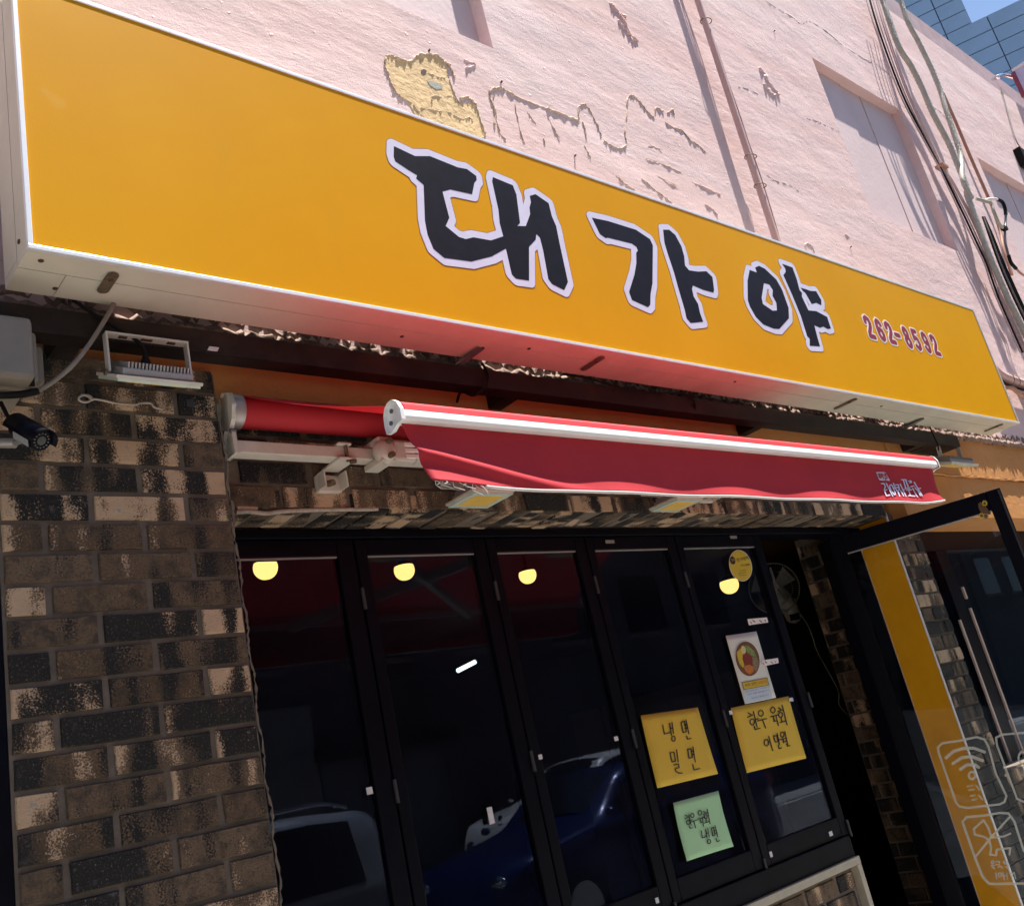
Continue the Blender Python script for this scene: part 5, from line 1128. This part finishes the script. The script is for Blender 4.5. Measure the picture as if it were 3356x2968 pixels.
for k in range(3):
    a = 2 * math.pi * k / 3 + .5; d = ea * math.cos(a) + eb * math.sin(a); s_ = axn.cross(d)
    MB().add([fc + d * fr_ * .12 - s_ * .02, fc + d * fr_ * .12 + s_ * .02 + axn * .008, fc + d * fr_ * .85 + s_ * .06 + axn * .012, fc + d * fr_ * .85 - s_ * .055 - axn * .008], [(0, 1, 2, 3)]).build('blade', 'fan_white', fn)
MB().ball(fc - axn * .01, fr_ * .17, 14, 8).build('hub', 'fan_white', fn)
p0, p1 = P(*K(690, 1060), 1.40), P(*K(815, 1300), 1.40)
MB().tube([fc - axn * .05, p0], .05, 14).build('motor', 'fan_white', fn)
MB().tube(smooth_path([p0, p0 * .6 + p1 * .4, p1], 6), .048, 16, rf=None).build('stand', 'fan_white', fn); MB().ball(p1, .048, 16, 8).build('control_box', 'fan_white', fn)
MB().obox(p1 + axn * .047, ea, eb, axn, .03, .02, .004).build('control_face', 'black_rubber', fn)
MB().tube(smooth_path([P(*K(830, 1060), 1.42), P(*K(900, 1250), 1.42), P(*K(1010, 1420), 1.42), P(*K(1080, 1600), 1.42), P(*K(1150, 1800), 1.42), P(*crop(2500, 2100, 500)(1000, 640), 1.42), P(*crop(2500, 2100, 500)(1020, 840), 1.42), P(*crop(2500, 2100, 500)(1130, 980), 1.42)], 6), .004, 6).build('cord', 'fan_white', fn)

# ================================================================== ACROSS THE STREET
def opp(x0, x1, y, h_, mat, lab, door):
    ob = thing('street_building', lab, 'building', 'buildings across the street')
    MB().box(x0, x1, y - 8, y, 0, h_).build('wall', mat, ob); MB().box(x0 - .1, x1 + .1, y - 8, y + .15, h_ + .001, h_ + .25).build('cornice', 'rough_cement', ob)
    n_ = int((x1 - x0) / 2.4)
    for fl_ in range(1, int(h_ / 3)):
        for k in range(n_):
            xa = x0 + .8 + k * 2.4; wn = MB().box(xa, xa + 1.3, y + .001, y + .04, fl_ * 3 + .9, fl_ * 3 + 2.2).build('window', 'car_glass', ob)
            MB().box(xa - .06, xa + 1.36, y + .001, y + .1, fl_ * 3 + .8, fl_ * 3 + .895).build('sill', 'rough_cement', wn)
    if door:
        for xa, w_, m_ in door:
            MB().box(xa, xa + w_, y + .001, y + .06, .05, 2.35).build('door', m_, ob)
            MB().box(xa - .1, xa + w_ + .1, y + .001, y + .5, 2.4, 2.6).build('canopy', 'steel_black', ob)
    return ob
opp(-14, 3.0, -11.8, 7.0, 'opposite_wall', 'grey rendered building across the street, reflected in the first glass panel', [(-6, 2.2, 'steel_grey'), (-1.5, 1.0, 'pale_door')])
opp(3.1, 13, -11.6, 6.4, 'brown_tile', 'brown tiled building across the street, reflected in the middle glass panels', [(5.0, 1.1, 'pale_door'), (8.0, 2.4, 'steel_grey')])
MB().box(6.4, 7.95, -11.599, -11.50, .3, 3.3).build('pale_shutter', 'pale_door', bpy.data.objects['street_building.001'])
opp(13.1, 34, -11.9, 9.2, 'opposite_wall', 'tall grey building across the street, reflected in the panels by the entrance', [(16, 2.5, 'steel_grey'), (22, 1.2, 'pale_door')])
MB().box(-75, -60, -11.6, 1.0, 0, 22).build('wall', 'opposite_wall', thing('street_building', 'dark block closing the far left end of the street', 'building', 'buildings across the street'))
opp(-70, -14.1, -11.7, 21, 'opposite_wall', 'dark tall building far left across the street, reflected in the open door', None)
opp(34.1, 110, -11.8, 15, 'opposite_wall', 'long dark building far right across the street, reflected in the neighbouring shop window', None)
def make_car(lab, x0, yc, L, W, H, paint, hood, kind):
    cr = thing('parked_car', lab, 'car', 'cars parked in the street')
    if kind == 'van': prof = [(0, .55), (.02, .80), (.10, .98), (.22, 1.08), (.27, 1.16), (.40, H - .05), (.46, H), (.80, H), (.93, H - .06), (.975, 1.15), (.99, .8), (1, .5)]
    else: prof = [(0, .50), (.015, .72), (.06, hood - .10), (.14, hood - .03), (.27, hood + .04), (.31, hood + .10), (.42, H - .06), (.50, H), (.66, H - .01), (.80, H - .10), (.90, hood + .16), (.97, hood + .06), (.99, .75), (1, .5)]
    belt = hood + .02; st_ = []
    N = 44
    for i in range(N + 1):
        s_ = i / N; z = np.interp(s_, [p[0] for p in prof], [p[1] for p in prof]); end = min(1, .80 + 2.6 * min(s_, 1 - s_)) if min(s_, 1 - s_) < .077 else 1.0
        st_.append((s_, float(z), end))
    sec = []
    for s_, zt, end in st_:
        w0 = W / 2 * end; row = []
        zb_ = .26
        for t_ in (0, .15, .4, .7, 1.0): zz = zb_ + (min(zt, belt) - .05 - zb_) * t_; row.append((w0 * (1 - .05 * (1 - t_) ** 2), zz))
        if zt > belt + .03:
            for t_ in (.0, .5, .85): row.append((w0 * (1 - .02 - .20 * t_), belt + (zt - belt) * t_))
            row.append((w0 * .70, zt - .02)); row.append((0, zt))
        else:
            row += [(w0 * .97, zt - .035), (w0 * .94, zt - .02), (w0 * .88, zt - .008), (w0 * .6, zt), (0, zt + .012)]
        sec.append([(x0 + s_ * L, y_, z_) for y_, z_ in row])
    mb = MB(); n_ = len(sec[0])
    for sg_ in (1, -1):
        vs = [(x, yc + sg_ * y_, z_) for r_ in sec for x, y_, z_ in r_]
        mb.add(vs, [(i * n_ + j, (i + 1) * n_ + j, (i + 1) * n_ + j + 1, i * n_ + j + 1) if sg_ > 0 else (i * n_ + j, i * n_ + j + 1, (i + 1) * n_ + j + 1, (i + 1) * n_ + j) for i in range(N) for j in range(n_ - 1)], True)
    for r_ in (sec[0], sec[-1]): mb.add([(x, yc + y_, z_) for x, y_, z_ in r_] + [(x, yc - y_, z_) for x, y_, z_ in reversed(r_)], [tuple(range(2 * n_))])
    body = mb.build('body', paint, cr)
    for sg_ in (1, -1):
        cuts = [(.30, .47), (.49, .66), (.68, .88)] if kind == 'van' else [(.36, .53), (.55, .74)]
        for a, b2 in cuts:
            mb = MB(); pts = []
            for s_ in np.linspace(a, b2, 7):
                zt = float(np.interp(s_, [p[0] for p in prof], [p[1] for p in prof])); top = zt - .10
                lo_ = belt + .02; hi_ = max(lo_ + .03, top); f_ = lambda z_: W / 2 * (.98 - .20 * (z_ - belt) / max(.05, zt - belt)) + .006
                pts.append(((x0 + s_ * L, yc + sg_ * f_(lo_), lo_), (x0 + s_ * L, yc + sg_ * f_(hi_), hi_)))
            for k in range(6): mb.add([pts[k][0], pts[k + 1][0], pts[k + 1][1], pts[k][1]], [(0, 1, 2, 3)])
            mb.build('side_window', 'car_glass', cr)
        for s_ in (.19, .80):
            c_ = Vector((x0 + s_ * L, yc + sg_ * (W / 2 - .11), .33)); wh = MB().cyl(c_ - Vector((0, sg_ * .10, 0)), c_ + Vector((0, sg_ * .115, 0)), .33, 24).build('wheel', 'tyre', cr)
            MB().cyl(c_ + Vector((0, sg_ * .112, 0)), c_ + Vector((0, sg_ * .122, 0)), .21, 18).build('rim', 'chrome', wh)
        MB().ball((x0 + .30 * L, yc + sg_ * (W / 2 + .09), belt + .08), .06, 12, 8, sx=.8, sy=1, sz=.7).build('mirror', paint, cr)
        MB().ball((x0 + .025 * L, yc + sg_ * W * .33, .70), .10, 12, 8, sx=.6, sy=1.2, sz=.6).build('headlight', 'chrome', cr); MB().ball((x0 + .985 * L, yc + sg_ * W * .38, .88), .09, 12, 8, sx=.5, sy=1, sz=1.1).build('tail_light', 'tail_red', cr)
    def strip(a, b2, nm):
        mb = MB(); q_ = []
        for s_ in np.linspace(a, b2, 6):
            zt = float(np.interp(s_, [p[0] for p in prof], [p[1] for p in prof])); q_.append([(x0 + s_ * L, yc + y_ * W / 2, zt + .012 - (.035 if abs(y_) > .5 else 0)) for y_ in (-.68, -.3, .3, .68)])
        for i in range(5):
            for j in range(3): mb.add([q_[i][j], q_[i][j + 1], q_[i + 1][j + 1], q_[i + 1][j]], [(0, 1, 2, 3)])
        mb.build(nm, 'car_glass', cr)
    strip(.285 if kind == 'van' else .32, .40 if kind == 'van' else .425, 'windscreen'); strip(.81 if kind != 'van' else .945, .89 if kind != 'van' else .97, 'rear_window')
    if kind == 'van':
        for sg_ in (1, -1): MB().tube([(x0 + .42 * L, yc + sg_ * W * .33, H + .01), (x0 + .46 * L, yc + sg_ * W * .335, H + .05), (x0 + .85 * L, yc + sg_ * W * .335, H + .04), (x0 + .90 * L, yc + sg_ * W * .33, H - .03)], .016, 8).build('roof_rail', 'chrome', cr)
    MB().box(x0 - .012, x0 + .03, yc - .26, yc + .26, .42, .53).build('number_plate', 'vinyl_cream', cr)
    return cr
make_car('silver van parked in the street, reflected in the first glass panel', .10, -5.45, 4.75, 1.86, 1.66, 'car_silver', 1.02, 'van')
make_car('blue car parked in the street, reflected in the middle glass panels', 5.75, -5.5, 4.3, 1.80, 1.47, 'car_blue', .96, 'car')
wc = make_car('white car on the far side of the street, reflected in the second glass panel', 9.5, -9.55, 4.6, 1.88, 1.62, 'car_white', 1.08, 'car')
em = Vector((9.5 + 4.6 * .055, -9.55, 1.0)); e = MB().cyl(em, em + Vector((-.012, 0, .006)), .045, 20).build('emblem', 'chrome', wc)
MB().cyl(em + Vector((-.0125, 0, .006)), em + Vector((-.0135, 0, .0065)), .036, 20).build('emblem_ring', 'ink', e)
for k in range(2):
    an = math.pi * k; vs = [em + Vector((-.0142, 0, .0068))] + [em + Vector((-.0142, .026 * math.cos(an + a), .0068 + .026 * math.sin(an + a))) for a in (0, .4, .8, 1.2, math.pi / 2)]
    MB().add(vs, [(0, i, i + 1) for i in range(1, 5)]).build('emblem_quarter', 'car_blue', e)

# ================================================================== FAR TOWER
tw = thing('tower_block', 'tall building clad in blue grey panels behind the parapet', 'building')
T0 = CAM + ray(3179, 61) * 33.0; th_ = Vector((-.40, 1, 0)).normalized(); tn = th_.cross(Vector((0, 0, 1))); tn = tn if tn.dot(CAM - T0) > 0 else -tn
def PT(px, py):
    r = ray(px, py); k = (T0 - CAM).dot(tn) / r.dot(tn); q = CAM + r * k - T0; return q.dot(th_), q.z
ga = PT(*T31(510, 320)); gb = PT(*T31(850, 163)); gc = PT(*T31(577, 467))
pw = abs(gb[0] - ga[0]) * 1.35; ph = abs(gc[1] - ga[1]); sgn = 1 if gb[0] > ga[0] else -1
me = None
def towerbox(h0, h1, z0, z1, d0, d1): return [T0 + th_ * a + Vector((0, 0, c)) + tn * d for a in (h0, h1) for d in (d0, d1) for c in (z0, z1)]
BF = [(0, 1, 3, 2), (4, 6, 7, 5), (0, 4, 5, 1), (2, 3, 7, 6), (0, 2, 6, 4), (1, 5, 7, 3)]
zroof = ga[1] + round((0 - ga[1]) / ph) * ph
def core(h0, h1, z1): MB().add(towerbox(min(h0, h1), max(h0, h1), -T0.z, z1, -8, -.05), BF).build('core', 'tower_joint', tw)
core(0, -sgn * 14, zroof + 14); core(0.001 * sgn, sgn * 16, zroof - .001)
for i in range(-7, 7):
    for j in range(-12, 9):
        h0 = ga[0] + sgn * i * pw; h1 = h0 + sgn * pw; z0 = ga[1] + j * ph; z1 = z0 + ph; hc = (h0 + h1) / 2 * sgn
        if z0 > zroof - .1:
            if h0 * sgn >= -.02: continue
            if h1 * sgn > 0: h1 = 0.0
        if me is None or abs(h1 - h0) < pw * .98:
            hw = abs(h1 - h0) / 2 - .018; m_ = MB().add([th_ * a + Vector((0, 0, c)) + tn * d for a in (-hw, hw) for d in (0, .06) for c in (-ph / 2 + .018, ph / 2 - .018)], BF)
            mm = bpy.data.meshes.new('cladding_panel'); mm.from_pydata(m_.v, [], m_.f); mm.update(); mm.materials.append(M['tower_tile'])
            if abs(h1 - h0) >= pw * .98: me = mm
        else: mm = me
        o = bpy.data.objects.new('cladding_panel', mm); COL.objects.link(o); o.parent = tw
        o.location = T0 + th_ * ((h0 + h1) / 2) + Vector((0, 0, (z0 + z1) / 2)) - tn * .05
print('bricks', NB[0], 'objects', len(bpy.data.objects), 'panel', pw, ph)
